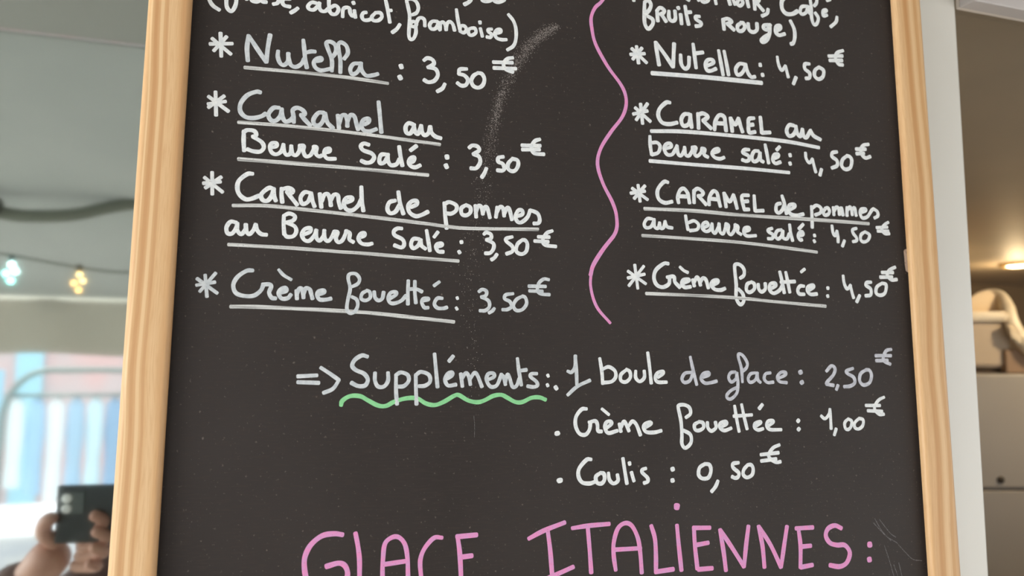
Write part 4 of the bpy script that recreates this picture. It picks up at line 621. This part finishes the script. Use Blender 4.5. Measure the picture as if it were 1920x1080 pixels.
# photographer behind the camera; only the left hand and forearm show in the glass
def skin(name, verts, edges, radii, material, parent, sub=2, root=0):
    me = bpy.data.meshes.new(name); me.from_pydata([tuple(v) for v in verts], edges, []); me.materials.append(material)
    o = bpy.data.objects.new(name, me); C.objects.link(o); o.parent = parent
    o.modifiers.new('skin', 'SKIN'); sv = me.skin_vertices[0].data
    for i, r in enumerate(radii): sv[i].radius = (r, r) if not isinstance(r, tuple) else r; sv[i].use_root = (i == root)
    s = o.modifiers.new('sub', 'SUBSURF'); s.levels = sub; s.render_levels = sub
    for p in me.polygons: p.use_smooth = True
    o.modifiers['skin'].use_smooth_shade = True
    return o
M_skin = mat('skin', lin(196, 150, 132), 0.5, noise=((40, 40, 40), lin(186, 138, 122), 0.4, 0.6, 3)); M_sweat = mat('mauve_sweater', lin(112, 88, 84), 0.9, noise=((60, 60, 60), lin(98, 76, 74), 0.4, 0.6, 3))
M_trs = mat('dark_trousers', lin(52, 56, 70), 0.9); M_hair = mat('brown_hair', lin(60, 44, 36), 0.7)
pp = tag(empty('person', (0.10, -0.52, 0)), 'person in a brown sweater raising a dark phone, mirrored at the lower left', 'person')
off = Vector((0.10, -0.52, 0))
def A(x, y, z): return Vector((x, y, z)) - off
bodyv = [A(.10, -.52, .95), A(.10, -.52, 1.12), A(.10, -.53, 1.32), A(.10, -.53, 1.44), A(.10, -.51, 1.52), A(.10, -.50, 1.60), A(.10, -.50, 1.68),
         A(-.07, -.51, 1.40), A(-.28, -.34, 1.20), A(-.335, -.09, 1.262), A(-.262, -.035, 1.335), A(-.232, -.022, 1.375),
         A(.27, -.51, 1.40), A(.33, -.49, 1.12), A(.33, -.42, .88), A(.33, -.40, .80),
         A(.02, -.52, .88), A(.01, -.50, .48), A(.01, -.53, .07), A(.01, -.40, .035), A(.18, -.52, .88), A(.19, -.50, .48), A(.19, -.53, .07), A(.19, -.40, .035)]
bede = [(0, 1), (1, 2), (2, 3), (3, 4), (4, 5), (5, 6), (3, 7), (7, 8), (8, 9), (9, 10), (10, 11), (3, 12), (12, 13), (13, 14), (14, 15), (0, 16), (16, 17), (17, 18), (18, 19), (0, 20), (20, 21), (21, 22), (22, 23)]
brad = [.12, .11, .12, .08, .05, .085, .075, .055, .04, .032, .024, .032, .055, .04, .026, .03, .08, .055, .035, .035, .08, .055, .035, .035]
skin('body', bodyv, bede, brad, M_skin, pp)
skin('sweater', [bodyv[i] for i in (0, 1, 2, 3, 7, 8, 9, 10, 12, 13, 14)], [(0, 1), (1, 2), (2, 3), (3, 4), (4, 5), (5, 6), (6, 7), (3, 8), (8, 9), (9, 10)], [.135, .128, .138, .088, .068, .055, .045, .036, .068, .055, .042], M_sweat, pp)
skin('trousers', [bodyv[i] for i in (0, 16, 17, 18, 20, 21, 22)], [(0, 1), (1, 2), (2, 3), (0, 4), (4, 5), (5, 6)], [.128, .095, .07, .06, .095, .07, .06], M_trs, pp)
skin('hair', [A(.10, -.53, 1.60), A(.10, -.53, 1.69), A(.10, -.50, 1.75)], [(0, 1), (1, 2)], [.075, .088, .06], M_hair, pp)
fing = [((-.236, -.018, 1.372), (-.252, -.002, 1.390), (-.247, .010, 1.408), (-.233, .014, 1.415), .011),
        ((-.215, -.012, 1.372), (-.190, .000, 1.392), (-.178, .014, 1.405), (-.196, .020, 1.416), .0095),
        ((-.215, -.015, 1.365), (-.186, -.002, 1.376), (-.174, .013, 1.386), (-.193, .021, 1.396), .0095),
        ((-.218, -.018, 1.355), (-.188, -.004, 1.360), (-.176, .012, 1.367), (-.195, .020, 1.375), .009),
        ((-.222, -.020, 1.345), (-.196, -.006, 1.344), (-.183, .009, 1.348), (-.199, .018, 1.355), .008)]
for a, b, c_, d, r in fing:
    skin('finger', [A(*a), A(*b), A(*c_), A(*d)], [(0, 1), (1, 2), (2, 3)], [r*1.15, r, r*.92, r*.8], M_skin, pp, 2)
ph = tag(empty('phone', (-0.208, 0.004, 1.405), 0.15), 'dark phone held up in the mirrored hand at lower left', 'phone')
boxo('phone_body', (-0.030, 0.100, -0.004, 0.004, -0.028, 0.045), mat('phone_black', lin(40, 42, 44), 0.3), ph, 0.003)
boxo('camera_bump', (-0.024, 0.004, 0.004, 0.006, 0.010, 0.036), mat('phone_grey', lin(90, 96, 96), 0.3), ph, 0.0008)
for z in (0.016, 0.029): link('lens', lathe(bmesh.new(), [(0.006, 0), (0.006, 0.0015), (0.004, 0.002)], 16, Matrix.Translation((-0.016, 0.006, z)) @ Matrix.Rotation(-math.pi/2, 4, 'X')), M_frame, ph, True)
